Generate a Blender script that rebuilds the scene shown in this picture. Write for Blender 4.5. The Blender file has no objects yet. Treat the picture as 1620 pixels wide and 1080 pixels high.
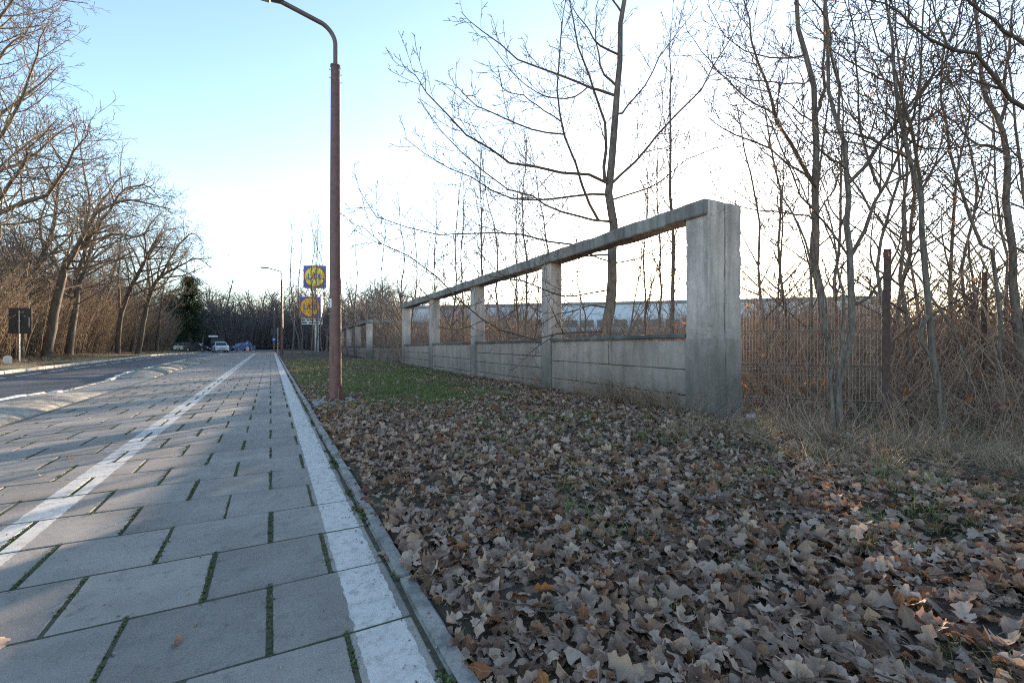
import bpy, bmesh, math, random
import numpy as np
from mathutils import Vector, Matrix, Euler, noise

# ------------------------------------------------------------------ camera, sky, sun, exposure
scn = bpy.context.scene
COL = scn.collection
R = math.radians
CAM_H, YAW = 1.3, R(27.95)
SA, CA, FPX, HYP = math.sin(YAW), math.cos(YAW), 720.0, 541.0

cam = bpy.data.objects.new('camera', bpy.data.cameras.new('camera'))
COL.objects.link(cam)
cam.location = (0, 0, CAM_H)
cam.rotation_euler = (R(90), 0, -YAW)
cam.data.lens, cam.data.sensor_width = 16.0, 36.0
cam.data.clip_start, cam.data.clip_end = 0.05, 2000
scn.camera = cam

SUN_EL, SUN_AZ = R(7.8), R(48.7)          # azimuth from the path direction (+Y) towards +X
world = bpy.data.worlds.new('World'); scn.world = world; world.use_nodes = True
wn, wl = world.node_tree.nodes, world.node_tree.links
wn.clear()
sky = wn.new('ShaderNodeTexSky'); sky.sky_type = 'NISHITA'; sky.sun_disc = False
sky.sun_elevation = SUN_EL; sky.sun_rotation = SUN_AZ
sky.altitude = 300; sky.air_density = 0.85; sky.dust_density = 0.6; sky.ozone_density = 1.15
bg = wn.new('ShaderNodeBackground'); bg.inputs['Strength'].default_value = 0.15
wo = wn.new('ShaderNodeOutputWorld')
wl.new(sky.outputs[0], bg.inputs[0]); wl.new(bg.outputs[0], wo.inputs[0])

sd = Vector((math.sin(SUN_AZ) * math.cos(SUN_EL), math.cos(SUN_AZ) * math.cos(SUN_EL), math.sin(SUN_EL)))
sl = bpy.data.lights.new('sun', 'SUN'); sl.energy = 5.0; sl.angle = R(0.5); sl.color = (1.0, 0.80, 0.58)
so = bpy.data.objects.new('sun', sl); COL.objects.link(so)
so.location = sd * 50; so.rotation_euler = (-sd).to_track_quat('-Z', 'Y').to_euler()

vs = scn.view_settings
scn.display_settings.display_device = 'sRGB'
vs.view_transform = 'Standard'; vs.look = 'None'; vs.gamma = 1; vs.use_curve_mapping = False
vs.exposure = 2.0
scn.cycles.use_denoising = False; scn.cycles.filter_width = 1.1; scn.cycles.sample_clamp_indirect = 4
scn.cycles.max_bounces = 6; scn.cycles.diffuse_bounces = 3; scn.cycles.transparent_max_bounces = 8

# ------------------------------------------------------------------ geometry helpers
def at(px, py, d):
    """a point seen at photo pixel px, py at d metres along the view axis"""
    u, v = (px - 810) / FPX, (HYP - py) / FPX
    return Vector((d * (u * CA + SA), d * (-u * SA + CA), CAM_H + v * d))

def sstep(a, b, x):
    t = min(1.0, max(0.0, (x - a) / (b - a))); return t * t * (3 - 2 * t)

def zt(y): return -0.42 * sstep(50, 92, y)

def gz(x, y):
    """height of the ground"""
    z = zt(y)
    if x > 0.7:
        z += 0.035 * sstep(0.7, 1.3, x) + 0.05 * (noise.noise((x * .6, y * .6, 0)) ) * sstep(.7, 2, x) + 0.02 * noise.noise((x * 2.2, y * 2.2, 5)) * sstep(.7, 1.5, x)
        z -= 0.30 * sstep(6.5, 7.7, x)
        z -= 0.10 * math.exp(-((x - 3.9) ** 2 + (y - 1.35) ** 2) / .06) + 0.06 * math.exp(-((x - 4.0) ** 2 + (y - 4.0) ** 2) / .03)
    if x < -10.1:
        z += 0.04 + 0.25 * sstep(-11, -20, x) + 0.04 * noise.noise((x * .5, y * .5, 3))
    return z

def mesh_from(name, verts, faces, smooth=False):
    me = bpy.data.meshes.new(name)
    me.from_pydata([tuple(v) for v in verts], [], faces)
    if smooth: me.shade_smooth()
    me.update()
    return me

def np_mesh(name, V, F, smooth=True):
    """V (n,3) array, F (m,k) array of equal sized faces"""
    me = bpy.data.meshes.new(name)
    V = np.ascontiguousarray(V, dtype=np.float32); F = np.ascontiguousarray(F, dtype=np.int32)
    m, k = F.shape
    me.vertices.add(len(V)); me.vertices.foreach_set('co', V.ravel())
    me.loops.add(m * k); me.loops.foreach_set('vertex_index', F.ravel())
    me.polygons.add(m)
    me.polygons.foreach_set('loop_start', np.arange(0, m * k, k, dtype=np.int32))
    me.polygons.foreach_set('loop_total', np.full(m, k, dtype=np.int32))
    if smooth: me.polygons.foreach_set('use_smooth', np.ones(m, dtype=bool))
    me.update(calc_edges=True)
    return me

def obj(name, me, mat=None, parent=None, loc=None, rot=None):
    o = bpy.data.objects.new(name, me)
    COL.objects.link(o)
    if mat is not None and me is not None:
        me.materials.clear()
        for m_ in (mat if isinstance(mat, (list, tuple)) else [mat]): me.materials.append(m_)
    if parent is not None: o.parent = parent
    if loc is not None: o.location = loc
    if rot is not None: o.rotation_euler = rot
    return o

def tag(o, label=None, cat=None, group=None, kind=None):
    if label: o['label'] = label
    if cat: o['category'] = cat
    if group: o['group'] = group
    if kind: o['kind'] = kind
    return o

def thing(name, label, cat, loc=(0, 0, 0), rz=0, group=None):
    o = bpy.data.objects.new(name, None); COL.objects.link(o)
    o.empty_display_size = .2
    o.location = loc; o.rotation_euler = (0, 0, rz)
    return tag(o, label, cat, group)

class MB:
    """collects shapes into one mesh"""
    def __init__(s): s.v, s.f = [], []
    def add(s, vs, fs):
        b = len(s.v); s.v += [tuple(v) for v in vs]; s.f += [tuple(i + b for i in f) for f in fs]; return s
    def box(s, c, d, rot=None):
        x, y, z = d[0] / 2, d[1] / 2, d[2] / 2
        vs = [Vector((i * x, j * y, k * z)) for i in (-1, 1) for j in (-1, 1) for k in (-1, 1)]
        if rot is not None:
            m = Euler(rot).to_matrix(); vs = [m @ v for v in vs]
        vs = [v + Vector(c) for v in vs]
        return s.add(vs, [(0, 1, 3, 2), (4, 6, 7, 5), (0, 4, 5, 1), (2, 3, 7, 6), (0, 2, 6, 4), (1, 5, 7, 3)])
    def bbox(s, c, d, b=.01, rot=None):
        """box with chamfered edges"""
        bm = bmesh.new(); bmesh.ops.create_cube(bm, size=1)
        for v in bm.verts: v.co = Vector((v.co.x * d[0], v.co.y * d[1], v.co.z * d[2]))
        bmesh.ops.bevel(bm, geom=bm.edges[:], offset=b, segments=1, affect='EDGES')
        m = Euler(rot).to_matrix() if rot is not None else Matrix.Identity(3)
        bm.verts.index_update()
        s.add([m @ v.co + Vector(c) for v in bm.verts], [[v.index for v in f.verts] for f in bm.faces])
        bm.free(); return s
    def tube(s, pts, rad, n=10, caps=True):
        pts = [Vector(p) for p in pts]
        rr = rad if isinstance(rad, (list, tuple)) else [rad] * len(pts)
        rings = []; ref = None
        for i, p in enumerate(pts):
            t = (pts[min(i + 1, len(pts) - 1)] - pts[max(i - 1, 0)]).normalized()
            if ref is None: ref = Vector((1, 0, 0)) if abs(t.x) < .8 else Vector((0, 1, 0))
            u = t.cross(ref).normalized(); w = t.cross(u).normalized(); ref = -w if False else ref
            rings.append([p + (u * math.cos(2 * math.pi * k / n) + w * math.sin(2 * math.pi * k / n)) * rr[i] for k in range(n)])
        vs = [v for r_ in rings for v in r_]; fs = []
        for i in range(len(pts) - 1):
            for k in range(n):
                a, b = i * n + k, i * n + (k + 1) % n
                fs.append((a, b, b + n, a + n))
        if caps:
            fs.append(tuple(range(n - 1, -1, -1))); fs.append(tuple(range((len(pts) - 1) * n, len(pts) * n)))
        return s.add(vs, fs)
    def prism(s, poly, axis, a, b):
        """poly of (p,q) extruded along axis ('x','y','z') from a to b"""
        n = len(poly)
        def mk(p, q, h): return {'x': (h, p, q), 'y': (p, h, q), 'z': (p, q, h)}[axis]
        vs = [mk(p, q, a) for p, q in poly] + [mk(p, q, b) for p, q in poly]
        fs = [tuple(range(n))[::-1], tuple(range(n, 2 * n))] + [(i, (i + 1) % n, (i + 1) % n + n, i + n) for i in range(n)]
        return s.add(vs, fs)
    def build(s, name, mat, parent=None, smooth=False, loc=None, rot=None):
        me = mesh_from(name, s.v, s.f, smooth)
        bm = bmesh.new(); bm.from_mesh(me); bmesh.ops.recalc_face_normals(bm, faces=bm.faces); bm.to_mesh(me); bm.free()
        if smooth:
            try: me.set_sharp_from_angle(angle=R(40))
            except Exception: pass
        return obj(name, me, mat, parent, loc, rot)

def rough_box(name, c, d, mat, parent, cell=.12, amp=.006, bev=.012, seed=0):
    """cast concrete block with worn edges"""
    bm = bmesh.new(); bmesh.ops.create_cube(bm, size=1)
    for v in bm.verts: v.co = Vector((v.co.x * d[0], v.co.y * d[1], v.co.z * d[2]))
    bmesh.ops.bevel(bm, geom=bm.edges[:], offset=bev, segments=1, affect='EDGES')
    for ax in range(3):
        n = min(60, int(d[ax] / cell))
        for i in range(1, n):
            co = [0, 0, 0]; no = [0, 0, 0]; no[ax] = 1; co[ax] = -d[ax] / 2 + d[ax] * i / n
            bmesh.ops.bisect_plane(bm, geom=bm.verts[:] + bm.edges[:] + bm.faces[:], plane_co=co, plane_no=no, dist=1e-5)
    for v in bm.verts:
        p = v.co + Vector(c)
        k = noise.noise_vector(p * 3.1 + Vector((seed, 0, 0))) * amp + noise.noise_vector(p * 11 + Vector((0, seed, 0))) * amp * .6
        e = sum(1 for ax in range(3) if abs(abs(v.co[ax]) - d[ax] / 2) < bev * 1.5)
        if e >= 2 and amp > 0:
            w = max(0, noise.noise(p * 5 + Vector((7, seed, 0)))) * amp * 2.2
            k -= v.co.normalized() * w * .3 + Vector([math.copysign(w, v.co[a_]) if abs(abs(v.co[a_]) - d[a_] / 2) < bev * 1.5 else 0 for a_ in range(3)])
        v.co = v.co + k
    me = bpy.data.meshes.new(name); bm.to_mesh(me); bm.free()
    return obj(name, me, mat, parent, c)

# ------------------------------------------------------------------ materials
class NT:
    def __init__(s, name):
        s.m = bpy.data.materials.new(name); s.m.use_nodes = True
        s.n, s.l = s.m.node_tree.nodes, s.m.node_tree.links
        s.b = s.n['Principled BSDF']
    def node(s, t, **kw):
        n = s.n.new(t)
        for k, v in kw.items():
            if k.startswith('i_'):
                key = k[2:]; key = int(key) if key.isdigit() else key
                n.inputs[key].default_value = v
            else: setattr(n, k, v)
        return n
    def link(s, a, b): s.l.new(a, b)
    def coord(s, kind='pos', scale=(1, 1, 1)):
        if kind == 'pos': o = s.node('ShaderNodeNewGeometry').outputs['Position']
        else: o = s.node('ShaderNodeTexCoord').outputs[kind]
        mp = s.node('ShaderNodeMapping'); mp.inputs['Scale'].default_value = scale
        s.link(o, mp.inputs[0]); return mp.outputs[0]
    def noise(s, scale, detail=4, rough=.6, co=None):
        n = s.node('ShaderNodeTexNoise'); n.inputs['Scale'].default_value = scale
        n.inputs['Detail'].default_value = detail; n.inputs['Roughness'].default_value = rough
        if co is not None: s.link(co, n.inputs['Vector'])
        return n.outputs['Fac']
    def ramp(s, fac, stops):
        r = s.node('ShaderNodeValToRGB'); e = r.color_ramp.elements
        while len(e) < len(stops): e.new(.5)
        for el, (p, c) in zip(e, stops):
            el.position = p; el.color = (*c, 1) if len(c) == 3 else c
        s.link(fac, r.inputs[0]); return r.outputs[0]
    def mix(s, fac, a, b, mode='MIX'):
        m = s.node('ShaderNodeMix', data_type='RGBA', blend_type=mode)
        for i, x in ((0, fac), (6, a), (7, b)):
            if hasattr(x, 'is_output'): s.link(x, m.inputs[i])
            else: m.inputs[i].default_value = x if i == 0 else (*x, 1)
        return m.outputs[2]
    def math(s, op, a, b=None, c=None):
        m = s.node('ShaderNodeMath', operation=op)
        for i, x in enumerate((a, b, c)):
            if x is None: continue
            if hasattr(x, 'is_output'): s.link(x, m.inputs[i])
            else: m.inputs[i].default_value = x
        return m.outputs[0]
    def bump(s, h, strength=.4, dist=.01):
        b = s.node('ShaderNodeBump'); b.inputs['Strength'].default_value = strength; b.inputs['Distance'].default_value = dist
        s.link(h, b.inputs['Height']); s.link(b.outputs[0], s.b.inputs['Normal'])
    def base(s, c):
        if hasattr(c, 'is_output'): s.link(c, s.b.inputs['Base Color'])
        else: s.b.inputs['Base Color'].default_value = (*c, 1)
    def set(s, rough=.7, metal=0, spec=.5):
        s.b.inputs['Roughness'].default_value = rough; s.b.inputs['Metallic'].default_value = metal
        s.b.inputs['Specular IOR Level'].default_value = spec; return s

def g3(v): return (v, v, v)

def simple(name, col, rough=.6, metal=0, var=.25, scale=6, spec=.5):
    t = NT(name); t.set(rough, metal, spec)
    f = t.noise(scale, 5, .65, t.coord('pos'))
    t.base(t.ramp(f, [(.3, tuple(c * (1 - var) for c in col)), (.7, tuple(min(1, c * (1 + var)) for c in col))]))
    return t.m

def mat_concrete(name, lo, hi, stain=(.06, .055, .05), dirty=0.0):
    t = NT(name); t.set(.9, 0, .25)
    co = t.coord('pos')
    big = t.noise(1.1, 6, .65, co); fine = t.noise(45, 4, .7, co)
    streak = t.noise(2.2, 5, .65, t.coord('pos', (2.6, 2.6, .30)))
    c = t.ramp(big, [(.3, lo), (.62, hi)])
    c = t.mix(t.ramp(streak, [(.42, g3(0)), (.74, g3(.75))]), c, stain)
    blot = t.noise(.8, 5, .7, t.coord('pos', (1, 1, .7)))
    c = t.mix(.55, c, t.ramp(blot, [(.3, g3(.30)), (.7, g3(.66))]), 'OVERLAY')
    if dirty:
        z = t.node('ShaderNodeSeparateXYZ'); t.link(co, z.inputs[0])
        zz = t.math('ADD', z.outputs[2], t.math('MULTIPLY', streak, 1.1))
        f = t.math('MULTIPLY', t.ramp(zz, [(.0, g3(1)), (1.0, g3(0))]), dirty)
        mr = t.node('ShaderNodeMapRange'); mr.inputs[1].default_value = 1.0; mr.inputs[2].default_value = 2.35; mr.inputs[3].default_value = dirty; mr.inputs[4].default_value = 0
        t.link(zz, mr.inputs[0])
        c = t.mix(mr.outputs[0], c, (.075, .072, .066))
    c = t.mix(.35, c, t.ramp(fine, [(.3, g3(.12)), (.7, g3(.62))]), 'OVERLAY')
    vo = t.node('ShaderNodeTexVoronoi', feature='DISTANCE_TO_EDGE'); vo.inputs['Scale'].default_value = .75
    wv = t.node('ShaderNodeVectorMath', operation='MULTIPLY_ADD'); nv = t.node('ShaderNodeTexNoise'); nv.inputs['Scale'].default_value = 3; nv.inputs['Detail'].default_value = 5; t.link(co, nv.inputs['Vector'])
    t.link(nv.outputs['Color'], wv.inputs[0]); wv.inputs[1].default_value = (.5, .5, .5); t.link(co, wv.inputs[2]); t.link(wv.outputs[0], vo.inputs['Vector'])
    crack = t.math('MULTIPLY', t.ramp(vo.outputs['Distance'], [(.002, g3(1)), (.007, g3(0))]), t.ramp(t.noise(1.3, 2, .5, co), [(.54, g3(0)), (.62, g3(.45))]))
    c = t.mix(crack, c, (.05, .045, .04))
    t.base(c)
    t.bump(t.math('ADD', t.math('MULTIPLY', fine, .5), big), .7, .015)
    return t.m

def mat_slab():
    t = NT('slab concrete'); t.set(.82, 0, .35)
    co = t.coord('pos'); oi = t.node('ShaderNodeObjectInfo')
    big = t.noise(1.6, 6, .65, co); fine = t.noise(120, 3, .7, co); mid = t.noise(9, 5, .7, co)
    c = t.ramp(big, [(.28, (.205, .18, .156)), (.7, (.325, .29, .255))])
    c = t.mix(.55, c, t.ramp(oi.outputs['Random'], [(0, g3(.33)), (1, g3(.64))]), 'OVERLAY')
    c = t.mix(t.ramp(mid, [(.54, g3(0)), (.74, g3(.6))]), c, (.075, .07, .066))
    vo = t.node('ShaderNodeTexVoronoi'); vo.inputs['Scale'].default_value = 7; t.link(co, vo.inputs['Vector'])
    c = t.mix(t.ramp(vo.outputs['Distance'], [(.035, g3(.7)), (.075, g3(0))]), c, (.05, .047, .043))
    lo_ = t.noise(.45, 4, .7, co)
    c = t.mix(.5, c, t.ramp(lo_, [(.35, g3(.38)), (.65, g3(.60))]), 'OVERLAY')
    c = t.mix(.30, c, t.ramp(fine, [(.3, g3(.1)), (.7, g3(.75))]), 'OVERLAY')
    sp = t.node('ShaderNodeSeparateXYZ'); t.link(co, sp.inputs[0])
    wob = t.math('MULTIPLY', t.math('SUBTRACT', t.noise(9, 6, .75, co), .5), .05)
    x = t.math('ADD', sp.outputs[0], wob)
    def band(a, b):
        return t.math('MULTIPLY', t.math('GREATER_THAN', x, a), t.math('LESS_THAN', x, b))
    pm = t.math('ADD', band(.335, .552), band(-1.635, -1.385))
    wear = t.ramp(t.noise(16, 6, .75, co), [(.30, g3(.15)), (.52, g3(1))])
    wear2 = t.ramp(t.noise(2.3, 3, .6, co), [(.25, g3(.70)), (.5, g3(1))])
    pm = t.math('MULTIPLY', t.math('MULTIPLY', pm, wear), wear2)
    c = t.mix(t.math('MULTIPLY', pm, .9), c, (.57, .535, .49))
    t.base(c); t.bump(t.math('ADD', t.math('MULTIPLY', fine, .6), mid), .35, .004)
    return t.m

def mat_leaf(name, stops, trans=.25):
    t = NT(name); t.set(.75, 0, .15)
    oi = t.node('ShaderNodeObjectInfo'); co = t.coord('Object')
    c = t.ramp(oi.outputs['Random'], stops)
    nz = t.node('ShaderNodeTexNoise'); nz.inputs['Scale'].default_value = 22; nz.noise_dimensions = '4D'; nz.inputs['Detail'].default_value = 4
    t.link(co, nz.inputs['Vector']); t.link(t.math('MULTIPLY', oi.outputs['Random'], 50), nz.inputs['W'])
    c = t.mix(.6, c, t.ramp(nz.outputs['Fac'], [(.3, g3(.22)), (.7, g3(.72))]), 'OVERLAY')
    sx = t.node('ShaderNodeSeparateXYZ'); t.link(co, sx.inputs[0])
    rib = t.math('LESS_THAN', t.math('ABSOLUTE', sx.outputs[0]), .0016)
    c = t.mix(t.math('MULTIPLY', rib, .5), c, (.36, .27, .18))
    bf = t.node('ShaderNodeNewGeometry').outputs['Backfacing']
    c = t.mix(t.math('MULTIPLY', bf, .40), c, (.37, .285, .23))
    t.base(c); t.bump(nz.outputs['Fac'], .4, .003)
    tr = t.node('ShaderNodeBsdfTranslucent'); t.link(t.mix(.5, c, (.5, .2, .05)), tr.inputs[0])
    mx = t.node('ShaderNodeMixShader'); mx.inputs[0].default_value = trans
    t.link(t.b.outputs[0], mx.inputs[1]); t.link(tr.outputs[0], mx.inputs[2])
    t.link(mx.outputs[0], t.n['Material Output'].inputs[0])
    return t.m

def mat_blade(name, stops, trans=.35):
    t = NT(name); t.set(.6, 0, .3)
    oi = t.node('ShaderNodeObjectInfo')
    f = t.math('FRACT', t.math('ADD', oi.outputs['Random'], t.noise(9, 3, .7, t.coord('pos'))))
    c = t.ramp(f, stops); t.base(c)
    tr = t.node('ShaderNodeBsdfTranslucent'); t.link(c, tr.inputs[0])
    mx = t.node('ShaderNodeMixShader'); mx.inputs[0].default_value = trans
    t.link(t.b.outputs[0], mx.inputs[1]); t.link(tr.outputs[0], mx.inputs[2])
    t.link(mx.outputs[0], t.n['Material Output'].inputs[0])
    return t.m

def mat_bark(name, lo, hi, scale=14):
    t = NT(name); t.set(.92, 0, .15)
    co = t.coord('Object', (1, 1, .25)); f = t.noise(scale, 6, .7, co); b = t.noise(1.5, 3, .6, t.coord('Object'))
    c = t.ramp(f, [(.3, lo), (.7, hi)])
    c = t.mix(.4, c, t.ramp(b, [(.35, g3(.3)), (.65, g3(.66))]), 'OVERLAY')
    t.base(c); t.bump(f, .6, .02)
    return t.m

def mat_soil():
    t = NT('soil'); t.set(.95, 0, .1)
    co = t.coord('pos'); f = t.noise(3, 6, .7, co); b = t.noise(.35, 4, .6, co); fine = t.noise(60, 3, .7, co)
    c = t.ramp(f, [(.3, (.055, .042, .034)), (.7, (.15, .115, .09))])
    c = t.mix(t.ramp(b, [(.42, g3(0)), (.62, g3(.55))]), c, (.075, .075, .035))
    c = t.mix(.4, c, t.ramp(fine, [(.3, g3(.15)), (.7, g3(.7))]), 'OVERLAY')
    t.base(c); t.bump(t.math('ADD', f, fine), .8, .02)
    return t.m

def mat_asphalt():
    t = NT('asphalt'); t.set(.72, 0, .4)
    co = t.coord('pos'); fine = t.noise(160, 2, .6, co); b = t.noise(.7, 5, .6, t.coord('pos', (1, .12, 1)))
    c = t.ramp(b, [(.3, (.052, .055, .062)), (.7, (.085, .09, .098))])
    c = t.mix(.4, c, t.ramp(fine, [(.3, g3(.2)), (.75, g3(.75))]), 'OVERLAY')
    t.base(c); t.bump(fine, .4, .004)
    return t.m

def mat_paint(name, col, wear_to=(.12, .12, .125), amt=.6):
    t = NT(name); t.set(.7)
    co = t.coord('pos')
    w = t.ramp(t.noise(9, 6, .75, co), [(.32, g3(amt)), (.5, g3(0))])
    t.base(t.mix(w, col, wear_to)); return t.m

M = dict(
    soil=mat_soil(), asphalt=mat_asphalt(), slab=mat_slab(),
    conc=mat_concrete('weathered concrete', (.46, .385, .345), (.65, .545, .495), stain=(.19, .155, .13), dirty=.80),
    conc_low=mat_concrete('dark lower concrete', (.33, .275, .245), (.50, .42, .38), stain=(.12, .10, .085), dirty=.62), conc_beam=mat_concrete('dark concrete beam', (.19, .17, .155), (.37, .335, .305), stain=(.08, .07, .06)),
    coping=mat_concrete('dark coping', (.10, .10, .095), (.20, .195, .185)),
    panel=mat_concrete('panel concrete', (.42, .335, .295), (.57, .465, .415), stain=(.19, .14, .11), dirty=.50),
    kerb=mat_concrete('kerb concrete', (.29, .265, .235), (.42, .39, .35)),
    ramp=mat_concrete('ramp concrete', (.25, .235, .20), (.40, .375, .33)),
    kerbpale=mat_concrete('pale kerb', (.48, .44, .36), (.64, .60, .50), stain=(.3, .27, .2)),
    pad=mat_concrete('pad concrete', (.24, .235, .225), (.36, .35, .335)),
    white=simple('white paint', (.78, .78, .76), .5, 0, .06), roadpaint=mat_paint('road paint', (.72, .72, .70)),
    kerbpaint=mat_paint('kerb paint', (.58, .53, .47), (.35, .31, .27), .9),
    pole=simple('brown pole paint', (.13, .052, .045), .45, 0, .38, 9), polegrey=simple('mauve arm paint', (.13, .085, .085), .45, 0, .2),
    steel=simple('galvanised steel', (.42, .43, .44), .4, .7, .15), rust=simple('rusted steel', (.085, .050, .042), .8, .1, .4, 20),
    lampgrey=simple('luminaire grey', (.13, .13, .14), .5, .2, .2), lampglass=simple('luminaire glass', (.6, .65, .68), .2, 0, .05),
    dark=simple('dark metal', (.055, .06, .07), .55, .2, .15), black=simple('black plastic', (.015, .015, .017), .5, 0, .1),
    rubber=simple('rubber', (.02, .02, .02), .85), glass=simple('tinted glass', (.03, .035, .045), .08, 0, .1, spec=.8),
    carwhite=simple('white car paint', (.68, .68, .67), .3, 0, .04), carblue=simple('blue car paint', (.045, .09, .24), .3, 0, .08),
    cardark=simple('dark car paint', (.03, .032, .04), .3, 0, .1), carsilver=simple('silver car paint', (.36, .37, .39), .3, .4, .05),
    light=simple('lamp lens', (.7, .72, .74), .15), redlens=simple('red lens', (.4, .02, .02), .3),
    signblue=simple('sign blue', (.06, .12, .42), .4, 0, .05), signyellow=simple('sign yellow', (.88, .76, .05), .4, 0, .05),
    signred=simple('sign red', (.55, .03, .03), .4, 0, .05), signorange=simple('sign orange', (.90, .45, .03), .4, 0, .05),
    signwhite=simple('sign white', (.75, .75, .76), .45, 0, .05), orange=simple('orange plastic', (.7, .14, .03), .5, 0, .1),
    clad=simple('pale cladding', (.54, .58, .64), .55, .0, .06, 1.5), roofdark=simple('roof edge', (.22, .23, .25), .6, 0, .1),
    pane=simple('window glass', (.07, .07, .075), .45, 0, .2, 2, .8),
    bark=mat_bark('grey bark', (.055, .042, .035), (.24, .195, .165), 22), barkwarm=mat_bark('warm bark', (.062, .053, .045), (.165, .14, .117), 6),
    twig=mat_bark('twig bark', (.085, .060, .046), (.155, .112, .086)), twigwarm=mat_bark('warm twig bark', (.105, .085, .068), (.215, .175, .138)),
    brush=mat_bark('brush stems', (.15, .108, .078), (.32, .245, .18)), brushred=mat_bark('russet brush stems', (.20, .135, .10), (.40, .285, .21)), brushdark=mat_bark('dark brush stems', (.11, .095, .09), (.22, .19, .18)),  # brushdark: colour lightened to stand in for haze on the far wood
    needles=mat_blade('pine needles', [(0, (.018, .035, .016)), (1, (.05, .075, .03))], .15),
    leaf=mat_leaf('fallen leaf', [(0, (.105, .058, .038)), (.24, (.25, .152, .105)), (.56, (.43, .295, .215)), (.78, (.55, .40, .305)), (.86, (.18, .095, .06)), (.965, (.24, .10, .045)), (1, (.32, .13, .04))], .2),
    hangleaf=mat_leaf('hanging dry leaf', [(0, (.12, .055, .03)), (.7, (.20, .09, .04)), (1, (.34, .14, .05))], .3),
    grass=mat_blade('green grass', [(0, (.105, .14, .04)), (.6, (.20, .235, .08)), (1, (.20, .19, .07))]),
    straw=mat_blade('dry grass', [(0, (.19, .13, .085)), (.5, (.34, .25, .165)), (.85, (.50, .40, .27)), (1, (.17, .16, .07))]),
    moss=mat_blade('moss', [(0, (.045, .07, .018)), (1, (.11, .13, .04))], .1),
    mossbed=simple('joint moss', (.060, .056, .034), .95, 0, .5, 30), farsoil=simple('far earth', (.14, .10, .085), .95, 0, .3, .8),
    red=simple('red plastic', (.5, .07, .10), .5), card=simple('pale card', (.62, .6, .58), .7), wire=simple('fence wire', (.30, .28, .26), .45, .5, .2),
    stonewhite=simple('whitewash', (.72, .70, .66), .8, 0, .1), verge=simple('pale verge', (.22, .175, .09), .95, 0, .4, 3),
)

# ------------------------------------------------------------------ ground, road, path
rng = random.Random(4)
nrng = np.random.default_rng(7)

def frange(a, b, s):
    n = max(1, round((b - a) / s)); return [a + (b - a) * i / n for i in range(n + 1)]

def sheet(name, prof, y0, y1, step, mat, parent=None, kind='structure'):
    """strip along the road; prof is a list of (x, z) across it, z on top of the road's own fall"""
    ys = frange(y0, y1, step); k = len(prof)
    vs = [(x, y, z + zt(y)) for y in ys for x, z in prof]
    fs = [(i * k + j, i * k + j + 1, (i + 1) * k + j + 1, (i + 1) * k + j) for i in range(len(ys) - 1) for j in range(k - 1)]
    o = obj(name, mesh_from(name, vs, fs), mat, parent)
    if kind and parent is None: tag(o, kind=kind)
    return o

xs = ([-600, -300, -150, -90, -60, -45, -35, -28] + frange(-24, -10.3, .8) + [-10.13, -10.12, .7, .715] + frange(.8, 9, .13) + frange(9.5, 20, .6)
      + [22, 25, 30, 40, 60, 100, 200, 400, 600])
ys = [-60, -30, -12, -6] + frange(-2, 14, .14) + frange(14.4, 32, .45) + frange(33, 110, 3) + [125, 150, 200, 300, 500, 900]
gv, gf = [], []
for y in ys:
    for x in xs:
        gv.append((x, y, gz(x, y) if (x > .7 or x < -10.12) else zt(y) - .35))
nx = len(xs)
for j in range(len(ys) - 1):
    for i in range(nx - 1):
        gf.append((j * nx + i, j * nx + i + 1, (j + 1) * nx + i + 1, (j + 1) * nx + i))
ground = obj('ground', mesh_from('ground', gv, gf, True), M['soil']); tag(ground, kind='structure')

road = sheet('road', [(-10.12, -.07), (-7.5, -.03), (-4.95, -.07)], -40, 92, 4, M['asphalt'])
mb = MB()
for y in frange(-20, 90, 3.0):
    mb.add([(-8.78, y, -.046 + zt(y)), (-8.64, y, -.044 + zt(y)), (-8.64, y + 2.1, -.044 + zt(y + 2.1)), (-8.78, y + 2.1, -.046 + zt(y + 2.1))], [(0, 1, 2, 3)])
mb.build('edge_line', M['roadpaint'], road)
# the junction at the far end
jn = sheet('junction', [(-60, -.05), (-25, -.045), (0, -.04), (1.2, -.04)], 92.02, 118, 4, M['asphalt'])
mb = MB()
for i in range(8):
    x = -10 + i * 1.0
    mb.add([(x, 93, -.03 + zt(93)), (x + .5, 93, -.03 + zt(93)), (x + .5, 96, -.03 + zt(96)), (x, 96, -.03 + zt(96))], [(0, 1, 2, 3)])
mb.build('zebra_stripe', M['roadpaint'], jn)
sheet('far_bank', [(-30, 0.0), (-5, .25), (3, .3)], 118.02, 160, 6, M['farsoil'])

sheet('crossing_apron', [(-4.94, -.03), (1.2, -.02)], 62.02, 92, 2, M['farsoil'])
# foot and cycle path of square concrete slabs laid in half bond
path = sheet('footpath', [(-3.66, -.005), (.63, -.005)], -1.5, 62, 1.5, M['mossbed'])
def slab_mesh(w, l, h=.05, b=.007, seed=0):
    bm = bmesh.new(); bmesh.ops.create_cube(bm, size=1)
    for v in bm.verts: v.co = Vector((v.co.x * w, v.co.y * l, (v.co.z - .5) * h))
    bmesh.ops.bevel(bm, geom=[e for e in bm.edges if all(v.co.z > -1e-4 for v in e.verts) or abs(e.verts[0].co.z - e.verts[1].co.z) > .01], offset=b, segments=1, affect='EDGES')
    r_ = random.Random(seed)
    for v in bm.verts:
        v.co.x += r_.uniform(-.0035, .0035); v.co.y += r_.uniform(-.0025, .0025)
    me = bpy.data.meshes.new('paving_slab'); bm.to_mesh(me); bm.free(); me.materials.append(M['slab']); return me
WIDE = [slab_mesh(.579, .586, seed=i) for i in range(4)]
HALF = [slab_mesh(.279, .586, seed=10 + i) for i in range(3)]
slots = []
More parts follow.
